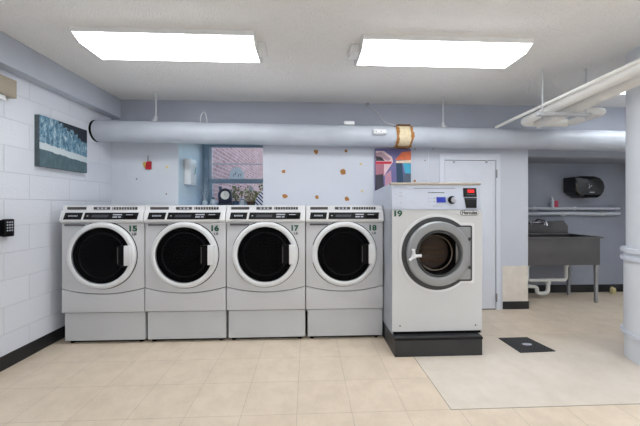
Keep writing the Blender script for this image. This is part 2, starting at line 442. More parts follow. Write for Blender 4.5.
# panel seam battens
for x in (428,):
    p = PY(x, 160, YP)

# ------------------------------------------------------------------ window
wx0 = PY(204, 150, YN).x; wx1 = XN1; g0 = PY(213.5, 150, YN).x
zt = PY(230, 147, YN).z; zm = PY(230, 181, YN).z
bm = NB()
box(bm, (XN0, YN-.02, 1.15), (wx0, YN+.04, 1.97)); box(bm, (wx0, YN-.01, 1.15), (wx0+.06, YN+.05, 1.97), .004)
box(bm, (wx0+.06, YN-.01, zt), (wx1, YN+.05, 1.97), .004)
box(bm, (wx0+.06, YN-.01, 1.15), (wx1, YN+.05, 1.175), .004)
w = struct('window_1', bm, 'winframe')
bm = NB(); box(bm, (wx0+.055, YN+.01, zm-.03), (wx1, YN+.055, zm+.03), .004)
box(bm, (wx0+.055, YN+.015, 1.17), (wx0+.105, YN+.045, zm), .004); box(bm, (wx1-.05, YN+.015, 1.17), (wx1, YN+.045, zm), .004); box(bm, (wx0+.1, YN+.015, 1.17), (wx1-.04, YN+.045, 1.20), .004)
struct('sash', bm, 'winframe', w)
bm = NB(); box(bm, (wx0+.055, YN+.03, zm), (wx0+.095, YN+.05, zt), .004); box(bm, (wx1-.04, YN+.03, zm), (wx1, YN+.05, zt), .004)
zb = PY(230, 163.5, YN).z; box(bm, (wx0+.09, YN+.045, zb-.006), (wx1-.04, YN+.058, zb+.006))
struct('upper_sash', bm, 'trimwhite', w)
struct('window_pane', box(NB(), (wx0+.09, YN+.036, 1.19), (wx1-.04, YN+.040, zt)), 'glassy', w)

# outside
struct('ground_outside', box(NB(), (-8, YN+.2, .55), (8, 16, .6)), 'ground')
struct('wall_outside_brick', box(NB(), (-1.75, YN+.45, .6), (-1.50, 14, 4.5)), 'brick')
def shrub(loc, r, h, n, m, seed, label):
    rg = random.Random(seed); t = thing('garden_shrub', label, 'shrub', loc)
    bm = NB()
    for i in range(5):
        e = Vector(loc)+Vector((rg.uniform(-r,r)*.7, rg.uniform(-r,r)*.7, h*rg.uniform(.6,.9)))
        tube(bm, [Vector(loc), (Vector(loc)+e)/2+Vector((0,0,.05)), e], .012, 6, rs=[.018,.012,.006])
    obj('stem', bm, 'bark', t)
    bm = NB()
    for i in range(n):
        a = rg.random()*2*PI; q = r*math.sqrt(rg.random()); z = h*(.15+.85*rg.random())
        c = Vector(loc)+Vector((q*math.cos(a), q*math.sin(a), z))
        L = rg.uniform(.05,.09); d = Vector((rg.uniform(-1,1), rg.uniform(-1,1), rg.uniform(-.6,1))).normalized(); s = d.cross(Vector((rg.random(), rg.random(), rg.random()))).normalized()*L*.35
        vs = [bm.verts.new(p) for p in (c, c+d*L*.5+s, c+d*L, c+d*L*.5-s)]; bm.faces.new(vs)
    obj('foliage', bm, m, t)
shrub((-1.02, 5.9, .6), .34, .86, 420, 'leaf2', 5, 'olive shrub outside the window, seen behind the mantel clock')
shrub((-.55, 5.0, .6), .28, .98, 420, 'leaf', 9, 'green shrub outside the window at the right edge of the panes')

# ------------------------------------------------------------------ things in the niche
def at_s(px, py, Y): return PY(px, py, Y)
SZ = 1.15
# clock
Yc = 3.62
a = PY(218, 204, Yc); b = PY(233, 204, Yc); top = PY(225, 188.5, Yc).z; cx = (a.x+b.x)/2; rw = (b.x-a.x)/2
t = thing('mantel_clock', 'navy arched mantel clock with a round pale dial on the window sill', 'clock', (cx, Yc, SZ))
bm = NB(); box(bm, (cx-rw, Yc-.03, SZ), (cx+rw, Yc+.04, SZ+.02), .004)
pts = [(cx-rw*.86, SZ+.02), (cx+rw*.86, SZ+.02)]+arc(cx, top-rw*.86, rw*.86, 0, 180, 20)
prism(bm, pts, 1, Yc-.02, Yc+.03, .004); obj('case', bm, 'navy', t, True)
dz = top-rw*.92
dl = obj('dial', lathe(NB(), [(0,-.003), (rw*.5,-.003), (rw*.54,-.005), (rw*.58,-.003), (rw*.58,.006)], (cx, Yc-.02, dz), 'y', 32), 'clockface', t, True)
bm = NB(); box(bm, (cx-.0015, Yc-.0265, dz-.002), (cx+.0015, Yc-.0245, dz+.032)); tube(bm, [(cx, Yc-.0255, dz), (cx+.014, Yc-.0255, dz-.014)], .0015, 6); obj('clock_hands', bm, 'black', dl)
# white plaque on meeting rail
Yq = YN-.0
p0 = PY(229, 178, YN); p1 = PY(244, 178, YN); pt = PY(236, 167, YN).z; cx = (p0.x+p1.x)/2; rw = (p1.x-p0.x)/2
z0 = zm+.03
t = thing('window_ornament', 'white round-topped translucent plaque standing on the window sash bar', 'ornament', (cx, YN-.004, z0))
pts = [(cx-rw*.9, z0), (cx+rw*.9, z0)]+[(cx+rw*math.cos(math.radians(d)), z0+.03+(pt-z0-.03)*math.sin(math.radians(d))) for d in range(0, 181, 12)]
obj('plaque', prism(NB(), pts, 1, YN+.012, YN+.022, .002), 'plaque', t)
bm = NB()
for (dx, dzz) in ((-.045,.05),(-.02,.075),(.02,.05),(.05,.055)):
    tube(bm, [(cx+dx, YN+.011, z0+dzz-.02), (cx+dx+.012, YN+.011, z0+dzz+.02)], .004, 6)
obj('painted_figures', bm, 'grey_txt', t)
# framed box on the side wall of the niche
XI = XN0+.004
a = PX(184, 158, XI); far = 3.60
t = thing('box_frame', 'white box frame hanging on the side wall left of the window', 'picture frame', (XI, a.y, 1.387))
bm = NB(); box(bm, (XI, a.y, 1.387), (XI+.075, far, 1.68), .003); obj('frame', bm, 'white_plastic', t)
obj('frame_panel', box(NB(), (XI+.070, a.y+.025, 1.41), (XI+.077, far-.025, 1.655)), 'white', t)
# teal paper leaf
p = PX(197, 172, XI); p = Vector((XI+.0675, 3.57, PX(197,172,XI+.066).z))
bm = NB(); pts = [(p.y-.035, p.z-.05), (p.y+.0, p.z-.02), (p.y+.02, p.z+.05), (p.y-.01, p.z+.045), (p.y-.03, p.z+.0)]
tag(obj('paper_leaf', prism(bm, pts, 0, XI+.0765, XI+.082), 'teal'), 'teal leaf shape stuck on the white box frame by the window', 'decoration')
# twigs in a vase
p = Vector((-1.29, 3.78, SZ))
t = thing('twig_vase', 'small pale vase of bare white twigs at the left end of the sill', 'vase', p)
obj('vase', lathe(NB(), [(0,0),(.028,0),(.036,.02),(.03,.05),(.016,.065),(.019,.075),(.015,.07),(.012,.05),(0,.04)], p, 'z', 24), 'ceramic', t, True)
bm = NB(); rg = random.Random(4)
for i in range(11):
    d = Vector((rg.uniform(-.08,.16), rg.uniform(-.12,.1), rg.uniform(.12,.34))); e = p+Vector((0,0,.055))+d
    mid = p+Vector((0,0,.055))+d*.5+Vector((0,0,.02)); tube(bm, [p+Vector((0,0,.05)), mid, e], .002, 5)
    for k in range(3):
        e2 = mid+(e-mid)*rg.random(); tube(bm, [e2, e2+Vector((rg.uniform(-.05,.05), rg.uniform(-.03,.03), rg.uniform(.0,.05)))], .0016, 5)
obj('twigs', bm, 'twig', t)
# glass jar by window left
def vessel(name, label, cat, px, Y, hpx, prof, m, extra=None):
    p = PY(px, 204, Y); p.z = SZ; t = thing(name, label, cat, p)
    obj('body', lathe(NB(), prof, p, 'z', 24), m, t, True)
    return t, p
t, p = vessel('ceramic_jar', 'pale ceramic jar on the sill just left of the mantel clock', 'jar', 213.5, 3.72, 8, [(0,0),(.03,0),(.04,.025),(.038,.05),(.024,.07),(.026,.078),(0,.078)], 'ceramic')
obj('lid', lathe(NB(), [(.0,.0785),(.024,.0785),(.02,.088),(.006,.09),(.008,.1),(0,.104)], p, 'z', 20), 'bluegrey', t, True)
t, p = vessel('blue_figurine', 'slim blue grey figurine behind the mantel clock', 'figurine', 220.5, 3.88, 20, [(0,0),(.03,0),(.026,.06),(.034,.12),(.03,.16),(.014,.19),(.02,.215),(.016,.24),(0,.25)], 'bluegrey')
obj('base', lathe(NB(), [(0,.0),(.038,.0),(.038,.012),(0,.012)], p, 'z', 20), 'ceramic', t)
t, p = vessel('blue_pot_plant', 'leafy sprig in a dark blue pot right of the mantel clock', 'potted plant', 236, 3.72, 12, [(0,0),(.028,0),(.04,.05),(.036,.052),(.03,.045),(0,.045)], 'bluegrey')
bm = NB(); rg = random.Random(12)
for i in range(70):
    c = p+Vector((rg.uniform(-.06,.07), rg.uniform(-.05,.05), rg.uniform(.06,.23))); d = Vector((rg.uniform(-1,1), rg.uniform(-1,1), rg.uniform(-.3,1))).normalized()*.034; s = d.cross(Vector((.3,.9,.2))).normalized()*.009
    bm.faces.new([bm.verts.new(x) for x in (c, c+d*.5+s, c+d, c+d*.5-s)])
    if i % 5 == 0: tube(bm, [p+Vector((0,0,.045)), (p+c)/2+Vector((0,0,.03)), c], .0018, 5)
obj('leaves', bm, 'leaf', t)
t, p = vessel('glass_trinket', 'pale cut trinket jar between the blue pot and the basket', 'jar', 242, 3.66, 10, [(0,0),(.022,0),(.03,.02),(.022,.05),(.03,.07),(.012,.085),(0,.1)], 'ceramic')
obj('rim', lathe(NB(), [(.030,.066),(.033,.07),(.030,.074)], p, 'z', 20, True), 'chrome', t)
# basket
p = PY(251, 204, 3.68); p.z = SZ
t = thing('wicker_basket', 'small brown wicker basket with dried flowers on the sill', 'basket', p)
obj('body', lathe(NB(), [(0,0),(.045,0),(.055,.045),(.05,.045),(.042,.01),(0,.01)], p, 'z', 24), 'brown', t, True)
bm = NB(); rg = random.Random(2)
for i in range(80):
    c = p+Vector((rg.uniform(-.06,.09), rg.uniform(-.04,.04), rg.uniform(.04,.17))); 
    if c.x > XN1-.02: c.x = XN1-.03
    d = Vector((rg.uniform(-1,1), rg.uniform(-1,1), rg.uniform(-.2,1))).normalized()*.03; s = d.cross(Vector((.2,.9,.4))).normalized()*.010
    bm.faces.new([bm.verts.new(x) for x in (c, c+d*.5+s, c+d, c+d*.5-s)])
    if i % 6 == 0: tube(bm, [p+Vector((0,0,.01)), c], .0018, 5)
obj('dried_flowers', bm, 'leaf2', t)
# white pennant on window
a = PY(248.5, 184.5, YN-.0); b = PY(254, 189, YN); c = PY(248.5, 194, YN)
tag(obj('paper_pennant', prism(NB(), [(a.x, a.z), (b.x, b.z), (c.x, c.z)], 1, YN+.030, YN+.036), 'white'), 'small white triangular paper pennant on the lower window pane', 'pennant')
# striped bag
a = PY(255.5, 205, 3.5); b = PY(262.5, 187, 3.5)
bm = NB(); pts = [(a.x, SZ), (XN1-.004, SZ), (XN1-.004, b.z), (XN1-.03, b.z-.02), (a.x+.035, SZ+.12), (a.x+.01, SZ+.06)]
t = thing('striped_bag', 'navy and white striped cloth bag at the right end of the sill', 'bag', (a.x, 3.5, SZ))
obj('bag', prism(bm, pts, 1, 3.46, 3.54, .008), 'stripes', t, True)
bm = NB(); x = XN1-.035; tube(bm, [(x-.02, 3.5, b.z-.05), (x-.01, 3.5, b.z+.01), (x+.008, 3.5, b.z+.012), (x+.012, 3.5, b.z-.03)], .004, 8, fillet=.02); obj('strap', bm, 'navy', t)

# red ornament on left back wall
p = PY(149.5, 164.5, YB); t = thing('wall_ornament', 'small red hanging ornament on the wall left of the window', 'ornament', (p.x, YB-.01, p.z))
s = .0102
def dn(x, y): return (p.x+(x-149.5)*s, p.z+(164.5-y)*s)
obj('ornament_body', prism(NB(), [dn(146,169.5), dn(151.8,170), dn(152,161.5), dn(148,161.2), dn(146.5,163.5)], 1, YB-.022, YB-.002, .003), 'red', t)
obj('ornament_trim', prism(NB(), [dn(144.5,168), dn(146.5,168.5), dn(147,163), dn(144.8,161.8), dn(143.2,163.5)], 1, YB-.018, YB-.003, .003), 'gold', t)
bm = NB(); tube(bm, [(dn(148.3,161)[0], YB-.008, dn(148.3,161)[1]), (dn(148.3,155)[0], YB-.006, dn(148.3,155)[1])], .003, 6); obj('hook', bm, 'black', t)

# ------------------------------------------------------------------ art on walls
a = PX(34.4, 114.7, XL); z1, z0 = 1.85, 1.45; y0, y1 = a.y, PX(87, 133, XL+.04).y
t = thing('glacier_canvas', 'canvas photo print of a blue glacier on the left block wall', 'wall art', (XL, y0, z0))
obj('canvas', box(NB(), (XL-.002, y0, z0), (XL+.038, y1, z1), .002), 'canvas_side', t)
gm = m_glacier(0, y1-y0, 0, z1-z0)
obj('print', box(NB(), (XL+.037, y0, z0), (XL+.0405, y1, z1)), gm, t)
# abstract canvas
a = PY(375.3, 148.5, YP-.03); b = PY(411, 187.5, YP-.03)
t = thing('abstract_canvas', 'colourful abstract canvas of curved shapes behind the big washer', 'wall art', (a.x, YP, b.z-.03))
bz = PY(375, 189, YP-.03).z-.05
obj('canvas', box(NB(), (a.x, YP-.03, bz), (b.x, YP, a.z), .002), mat('violet paint', srgb(108,104,150), .6, noise=.1), t)
def shape(name, pts, col, lay):
    bm = NB(); q = []
    for (x, y) in pts:
        v = PY(x, y, YP-.03); q.append((min(max(v.x, a.x+.001), b.x-.001), max(v.z, bz+.001)))
    obj(name, prism(bm, q, 1, YP-.0305-.0006*lay, YP-.029), mat('paint '+name+str(lay), srgb(*col), .6, noise=.1, nscale=20), t)
shape('painted_shape', [(375.5,151),(384,151),(392,157),(393,162),(384,176),(375.5,160)], (214,186,190), 1)
shape('painted_shape', [(375.5,153),(381,152),(391,159),(388,161),(379,157),(375.5,159)], (160,130,140), 2)
shape('painted_shape', [(375.5,163),(384,163),(384,175),(376,184)], (166,108,122), 2)
shape('painted_shape', [(375.5,161.5),(392,161.5),(391,164),(375.5,164)], (186,34,58), 3)
shape('painted_shape', [(375.5,175),(383,174),(384,190),(375.5,190)], (58,56,70), 3)
shape('painted_shape', [(385,175),(391,170),(392,190),(385,190)], (190,140,160), 2)
shape('painted_shape', [(375.5,156),(381,157),(385,161),(376,161)], (40,36,44), 3)
shape('painted_shape', [(395,160),(402,152),(410.9,151),(410.9,160),(403,160)], (216,110,70), 1)
shape('painted_shape', [(396,161),(410.9,160),(410.9,163),(396,163)], (232,206,176), 2)
shape('painted_shape', [(403,163),(410.9,163),(410.9,174),(405,173)], (70,168,200), 2)
shape('painted_shape', [(396,163),(402,163),(404,190),(397,190)], (36,66,92), 2)
shape('painted_shape', [(403.5,174),(410.9,173),(410.9,190),(404,190)], (84,98,116), 2)

# ------------------------------------------------------------------ left wall devices
p = PX(17, 98, XL); q = PX(17, 75, XL)
ye = PX(17, 85, XL+.06).y
zb_ = PX(17, 99, XL+.06).z; zt_ = PX(17, 81, XL+.06).z
t = thing('junction_cabinet', 'beige metal cabinet high on the left wall at the picture edge', 'cabinet', (XL, ye-.2, zb_))
obj('body', box(NB(), (XL-.002, ye-.30, zb_), (XL+.06, ye, zt_), .004), 'boxbeige', t)
obj('cover', box(NB(), (XL+.058, ye-.29, zb_+.01), (XL+.064, ye-.03, zt_-.01), .002), 'boxbeige', t)
obj('conduit_stub', box(NB(), (XL+.002, ye-.24, zb_-.035), (XL+.045, ye-.06, zb_+.002), .003), 'white_plastic', t)
ky0 = PX(4.5, 228, XL+.04).y; ky1 = PX(14, 228, XL+.04).y; kz0 = PX(10, 236.5, XL+.04).z; kz1 = PX(10, 219, XL+.04).z
t = thing('keypad', 'black keypad box with white keys on the left block wall', 'keypad', (XL, ky0, kz0))
obj('housing', box(NB(), (XL, ky0-.06, kz0+.004), (XL+.02, ky1, kz1-.004), .004), 'black', t)
obj('face', box(NB(), (XL+.018, ky0, kz0), (XL+.045, ky1, kz1), .006), 'black', t, True)
bm = NB()
for i in range(3):
    for j in range(4):
        y = ky0+(ky1-ky0)*(.22+.25*i); z = kz1-.022-.019*j
        box(bm, (XL+.044, y-.0045, z-.005), (XL+.0475, y+.0045, z+.005), .001)
obj('keys', bm, 'label_grey', t)
tag(obj('cable_cover', box(NB(), (XL-.002, ky0-.055, .85), (XL+.018, ky0-.005, kz0+.004), .003), 'white_plastic'), 'white cable cover running down below the black keypad', 'cable cover')

# ------------------------------------------------------------------ door in the panelled wall
a = PY(439, 153.5, YP); b = PY(499.5, 313, YP); l0 = PY(444, 160, YP); l1 = PY(495.5, 160, YP)
bm = NB()
box(bm, (a.x, YP-.016, 0), (l0.x, YP+.002, a.z), .003); box(bm, (l1.x, YP-.016, 0), (b.x, YP+.002, a.z), .003); box(bm, (l0.x, YP-.016, l0.z), (l1.x, YP+.002, a.z), .003)
d = struct('door_1', bm, 'trimwhite')
struct('door_leaf', box(NB(), (l0.x+.005, YP-.008, .01), (l1.x-.005, YP+.001, l0.z-.006), .001), 'trimwhite', d)
struct('door_gap', box(NB(), (l0.x-.001, YP-.002, .0), (l1.x+.001, YP+.0005, l0.z+.001)), 'gap', d)
for x in (453.5, 486):
    p = PY(x, 161.5, YP); struct('door_clip', box(NB(), (p.x-.012, YP-.024, p.z-.02), (p.x+.008, YP-.007, p.z+.012), .003), 'label_grey', d)
for y in (174, 297):
    p = PY(495.5, y, YP); bm = NB(); lathe(bm, [(0,-.045),(.008,-.045),(.008,.045),(0,.045)], (p.x, YP-.02, p.z), 'z', 12); struct('door_hinge', bm, 'steel', d)
# narrow panel strip left of door
p = PY(428.5, 160, YP)
struct('trim_1', box(NB(), (p.x-.004, YP-.004, 0), (p.x+.004, YP, PY(428,150,YP).z), .001), 'trimwhite')

# ------------------------------------------------------------------ big pipe
pz = lambda X: 1.872-.0085*X
t = thing('main_pipe', 'large pale insulated pipe running the whole width above the machines', 'pipe', (XL, 3.05, pz(XL)))
bm = NB(); n = 48; XS = XL+.014; pts = [Vector((XS+(XR-XS)*i/n, 3.05, pz(XS+(XR-XS)*i/n)+.002*math.sin(i*1.3))) for i in range(n+1)]
tube(bm, pts, .106, 28, rs=[.106+.0015*math.sin(i*2.1) for i in range(n+1)]); pipe = obj('insulated_pipe', bm, 'pipe', t, True)
bm = NB(); lathe(bm, [(.05,0),(.107,0),(.107,.022),(.05,.022)], (XL+.0, 3.05, pz(XL)), 'x', 28, True); obj('end_gap_shade', bm, 'gap', t, True)  # dark ring fills the gap at the wall; its shade is in the colour
xr0 = PY(398, 130, 2.95).x; xr1 = PY(413, 130, 2.95).x
def wrap(bm, x0, x1, r):
    lathe(bm, [(r-.004, x0), (r, x0), (r, x1), (r-.004, x1)], (0, 3.05, pz(x0)), 'x', 36, True)
bm = NB(); wrap(bm, xr0, xr1, .109); q = obj('bare_insulation', bm, 'insul', t, True); q['label'] = 'torn cream section of insulation'
for x0 in (xr0-.008, xr1-.016):
    bm = NB(); rg = random.Random(int(x0*99)); N = 40; A = []; B = []
    for i in range(N):
        an = 2*PI*i/N; w0 = rg.uniform(0, .01); w1 = rg.uniform(.014, .034)
        A.append(bm.verts.new((x0-w0, 3.05+.1105*math.cos(an), pz(x0)+.1105*math.sin(an)))); B.append(bm.verts.new((x0+w1, 3.05+.1105*math.cos(an), pz(x0)+.1105*math.sin(an))))
    for i in range(N): bm.faces.new((A[i], B[i], B[(i+1)%N], A[(i+1)%N]))
    obj('rusty_band', bm, 'rust', t, True)
for zz, nm in ((.112, 'top'), (-.116, 'bot')):
    bm = NB(); box(bm, (xr0+.01, 3.0, pz(xr0)+zz-.008), (xr1-.005, 3.06, pz(xr0)+zz+.008), .006); obj('rusty_clamp', bm, 'rustdark', t, True)

# pipe hangers
def hanger(px, y0, y1, label, flip=1):
    Y = 3.04; p = PY(px, y1, Y); X = p.x; zt2 = pz(X)+.106
    t = thing('pipe_hanger', label, 'hanger', (X, Y, zt2), 'hangers of the main pipe')
    obj('rod', tube(NB(), [(X, Y, zt2+.02), (X, Y, CZ)], .006, 10), 'paintsteel', t, True)
    bm = NB(); box(bm, (X-.03*flip, Y-.03, zt2-.006), (X+.02*flip, Y+.02, zt2+.012), .003); box(bm, (X-.016, Y-.012, zt2+.01), (X+.016, Y+.012, zt2+.05), .004)
    obj('clamp', bm, 'paintsteel', t)
hanger(156, 97, 122, 'thin steel rod hanging the main pipe near its left end')
hanger(443, 104, 128, 'thin steel rod hanging the main pipe above the white door', -1)
p = PY(203, 121, 3.02); X = p.x; zt2 = pz(X)+.104
tag(obj('wire_loop', tube(NB(), [(X-.035, 3.04, zt2-.004), (X-.03, 3.04, zt2+.07), (X-.005, 3.05, zt2+.115), (X+.012, 3.05, zt2+.10), (X+.03, 3.04, zt2+.04), (X+.034, 3.04, zt2-.004)], .005, 8, fillet=.02), 'paintsteel', smooth=True), 'bent wire loop standing on the main pipe above the window', 'wire')
# small boxes on pipe
p = PY(349, 123.5, 3.05); zt2 = pz(p.x)+.104
tag(obj('pipe_tag', box(NB(), (p.x-.055, 3.0, zt2), (p.x+.05, 3.04, zt2+.038), .006), 'white_plastic', smooth=True), 'white plastic block lying on top of the main pipe', 'tag')
p0 = PY(373, 132, 2.935); p1 = PY(387, 132.5, 2.935)
t = thing('pipe_sensor', 'white cylindrical sensor strapped to the front of the main pipe', 'sensor', ((p0.x+p1.x)/2, 2.94, p0.z))
obj('sensor_body', lathe(NB(), [(0,0),(.024,0),(.028,.004),(.028,.128),(.024,.132),(0,.132)], (p0.x, 2.932, p0.z), 'x', 20), 'white_plastic', t, True)
bm = NB(); box(bm, (p0.x+.02, 2.903, p0.z-.004), (p0.x+.03, 2.907, p0.z+.004)); obj('screw', bm, 'dark_label', t); bm = NB(); box(bm, (p0.x+.07, 2.903, p0.z-.004), (p0.x+.08, 2.907, p0.z+.004)); obj('screw', bm, 'dark_label', t)
# cable
a = PY(369, 106, YB-.01); b = Vector((xr0, 3.03, pz(xr0)+.112))
tag(obj('hanging_cable', tube(NB(), [a+Vector((-.02,0,.02)), a, a+Vector((.10,-.08,-.11)), b+Vector((-.13,0,.035)), b], .006, 8, fillet=.08), 'paintsteel', smooth=True), 'thin cable drooping from the upper wall to the rusty pipe section', 'cable')
tag(obj('cable_anchor', box(NB(), (a.x-.035, YB-.022, a.z+.0), (a.x+.0, YB, a.z+.035), .004), 'steel'), 'small metal anchor on the upper wall holding the drooping cable', 'anchor')

# ------------------------------------------------------------------ pipes upper right
Ye = 2.84
A0 = PY(522, 122.5, Ye); A1 = PX(640, 68, A0.x); dA = (A1-A0)/(A1.y-A0.y); A2 = A0+dA*(-1.2-A0.y)
def onl(P0, D, Y): return P0+D*(Y-P0.y)
E1 = PY(566, 125.5, Ye); E1.z = A0.z
A2 = onl(A0, dA, -.2)
if A2.z > CZ-.06: A2 = onl(A0, dA, A0.y+(CZ-.06-A0.z)/dA.z)
tag(obj('insulated_pipe', tube(NB(), [E1, A0, A2], .038, 18, fillet=.07), 'pipe_white', smooth=True), 'white insulated overhead pipe with an elbow just above the main pipe', 'pipe')
C1 = PX(605, 111.5, E1.x+.0); C0 = Vector((E1.x+.0, Ye-.02, C1.z)); 
Cb = PY(561, 113, C1.y); Cb.z = C1.z
B0 = PY(553, 119, 2.62); B1 = PX(640, 78, B0.x); dB = (B1-B0)/(B1.y-B0.y); B2 = onl(B0, dB, -.2)
if B2.z > CZ-.07: B2 = onl(B0, dB, B0.y+(CZ-.07-B0.z)/dB.z)
pt_ = thing('insulated_pipe', 'thickest white insulated overhead pipe, with a U-shaped branch on its right', 'pipe', B0)
tag_ = (obj('straight_run', tube(NB(), [Vector((B0.x, Ye-.05, A0.z-.02)), B0+Vector((0,.02,0)), B2], .045, 18, fillet=.03), 'pipe_white', pt_, True))
tag_ = (obj('bent_branch', tube(NB(), [Vector((C0.x, C0.y-.04, C0.z)), C1, Vector((B0.x+.05, C1.y, C1.z))], .033, 18, fillet=.07), 'pipe_white', pt_, True))
T0 = PY(496, 127.5, 3.0); T0.z = max(T0.z, pz(T0.x)+.108+.0); T1 = PX(640, 60.5, T0.x); dT = (T1-T0)/(T1.y-T0.y); T2 = onl(T0, dT, .2)
if T2.z > CZ-.02: T2 = onl(T0, dT, T0.y+(CZ-.02-T0.z)/dT.z)
tag(obj('thin_pipe', tube(NB(), [T0, T2], .014, 12), 'pipe_white', smooth=True), 'thin white pipe along the left side of the overhead pipes', 'pipe')
Yt = 2.38
b0 = PY(537, 105, Yt); b1 = PY(589, 106, Yt); zb2 = min(onl(A0,dA,Yt).z-.038, onl(B0,dB,Yt).z-.045)-.012
t = thing('pipe_rack', 'steel trapeze rack on two ceiling rods under the overhead pipes', 'rack', (b0.x, Yt, zb2))
obj('crossbar', box(NB(), (b0.x, Yt-.02, zb2-.014), (b1.x, Yt+.02, zb2+.012), .003), 'paintsteel', t)
for X in (PY(542.5,105,Yt).x, PY(586,106,Yt).x):
    obj('rod', tube(NB(), [(X, Yt, zb2-.04), (X, Yt, CZ+.002)], .007, 10), 'paintsteel', t, True)

# ------------------------------------------------------------------ column
cxX, cyY = 2.62, 2.00
t = thing('round_column', 'wide pale round column with banded foot at the right edge', 'column', (cxX, cyY, 0))
R0 = .25
obj('shaft', lathe(NB(), [(0,.0),(R0-.004,0),(R0-.004,.17),(R0,.17),(R0,.80),(R0-.012,.81),(R0-.012,CZ),(0,CZ)], (cxX, cyY, 0), 'z', 64), 'column', t, True)
for (z0, z1) in ((.175,.205),(.735,.762),(.79,.825)):
    bm = NB(); lathe(bm, [(R0-.01,z0),(R0+.016,z0),(R0+.02,(z0+z1)/2),(R0+.016,z1),(R0-.01,z1)], (cxX, cyY, 0), 'z', 64, True); obj('band', bm, 'trimwhite', t, True)

# ------------------------------------------------------------------ ceiling lights
M['diffuser'] = emis('lit diffuser', (.93,.97,1,1), 5.0)
M['diffuser_dim'] = emis('dim lit diffuser', (.93,.97,1,1), 3.2)
def lamp(x0, x1, y0, y1, label, stub=0, dm='diffuser'):
    ze = 2.262; z0 = 2.225; w = (x0+x1)/2
    t = thing('ceiling_light', label, 'ceiling light', (w, (y0+y1)/2, z0), 'wraparound ceiling lights')
    obj('housing', box(NB(), (x0+.004, y0+.03, CZ-.03), (x1-.004, y1-.03, CZ+.001), .003), 'lamp_metal', t)
    pr = [(y0+.006, ze+.006), (y0+.006, ze), (y0+.07, z0), (y0+.5*(y1-y0)-.012, z0-.002), (y0+.5*(y1-y0), z0+.004), (y0+.5*(y1-y0)+.012, z0-.002), (y1-.07, z0), (y1-.006, ze), (y1-.006, ze+.006)]
    obj('diffuser', prism(NB(), pr, 0, x0+.010, x1-.010), dm, t)
    for (ya, yb) in ((y0, y0+.0065), (y1-.0065, y1)): obj('side_rail', box(NB(), (x0, ya, ze-.005), (x1, yb, CZ+.001), .001), 'lamp_metal', t)
    pe = [(y0+.001, CZ+.001), (y0+.001, ze-.003), (y0+.07, z0-.005), (y1-.07, z0-.005), (y1-.001, ze-.003), (y1-.001, CZ+.001)]
    for (a, b) in ((x0, x0+.011), (x1-.011, x1)):
        obj('end_cap', prism(NB(), pe, 0, a, b, .001), 'lamp_metal', t)
    if stub:
        xa = x1 if stub > 0 else x0; ym = (y0+y1)/2
        obj('wiring_box', box(NB(), (xa, ym-.06, CZ-.055), (xa+.055*stub, ym+.06, CZ), .004), 'lamp_metal', t)
    return t
lz = 2.262
pa = PZ(72, 30, lz); pb = PZ(256, 35, lz); pc = PZ(262, 64, lz); pd = PZ(103, 57, lz)
lamp((pa.x+pd.x)/2, (pb.x+pc.x)/2, (pa.y+pb.y)/2, (pc.y+pd.y)/2, 'long lit ceiling light above the row of four small washers', 1)
pa = PZ(361, 39, lz); pb = PZ(530, 41.5, lz); pc = PZ(505, 67.5, lz); pd = PZ(355, 65, lz)
lamp((pa.x+pd.x)/2, (pb.x+pc.x)/2, (pa.y+pb.y)/2, (pc.y+pd.y)/2, 'long lit ceiling light above the big washer', -1)
lamp(2.93, 4.0, 2.44, 2.80, 'lit ceiling light at the right, mostly hidden behind the overhead pipes', dm='diffuser_dim')
for (x, y) in ((-.9, -.2), (.95, -.2), (2.35, 1.0), (2.35, .1), (2.6,-.9), (3.5,1.35), (-.9,-1.6), (.95,-1.6)):  # unseen ceiling lights added to brighten walls, floor, ceiling and machine fronts
    lamp(x-.55, x+.55, y-.17, y+.17, 'added out-of-frame ceiling light brightening the room')['group'] = 'added out-of-frame ceiling lights'

# ------------------------------------------------------------------ floor mat
q = [PZ(498.5,338.5,0), PZ(527,337.7,0), PZ(555.5,351.5,0), PZ(520.5,353,0)]
t = thing('floor_mat', 'small black rubber mat with a pale badge on the floor', 'mat', (q[0].x, q[0].y, 0))
obj('mat', prism(NB(), [(v.x, v.y) for v in q], 2, .0005, .006), 'rubber', t)
p = PZ(527, 345, 0); obj('badge', prism(NB(), [(p.x+.04*math.cos(a*PI/8), p.y+.02*math.sin(a*PI/8)) for a in range(16)], 2, .0055, .0075), 'label_grey', t)

# ------------------------------------------------------------------ sink
Yf, Yb = 3.30, YA-.0
xr = PY(600, 250, Yf).x; zr = PY(590, 237.5, Yf-.02).z; zbt = PY(590, 265, Yf).z; xl = 1.75
t = thing('utility_sink', 'dark stainless double utility sink on legs in the alcove', 'sink', ((xl+xr)/2, 3.5, 0))
bm = NB()
def basin(bm, x0, x1):
    th = .006
    # outer shell with open hollow
    o = [(x0, Yf), (x1, Yf), (x1, Yb-.05), (x0, Yb-.05)]; zi = zbt+.02
    i_ = [(x0+.02, Yf+.02), (x1-.02, Yf+.02), (x1-.02, Yb-.07), (x0+.02, Yb-.07)]
    ob = [bm.verts.new((x, y, zbt)) for x, y in o]; ot = [bm.verts.new((x, y, zr)) for x, y in o]
    it = [bm.verts.new((x, y, zr)) for x, y in i_]; ib = [bm.verts.new((x, y, zi)) for x, y in i_]
    bm.faces.new(ob)
    for k in range(4):
        j = (k+1) % 4
        bm.faces.new((ob[k], ot[k], ot[j], ob[j])); bm.faces.new((ot[k], it[k], it[j], ot[j])); bm.faces.new((it[k], ib[k], ib[j], it[j]))
    bm.faces.new(ib)
xm = (xl+xr)/2
basin(bm, xl, xm); basin(bm, xm, xr)
obj('basin', bm, 'sink', t)
bm = NB(); 
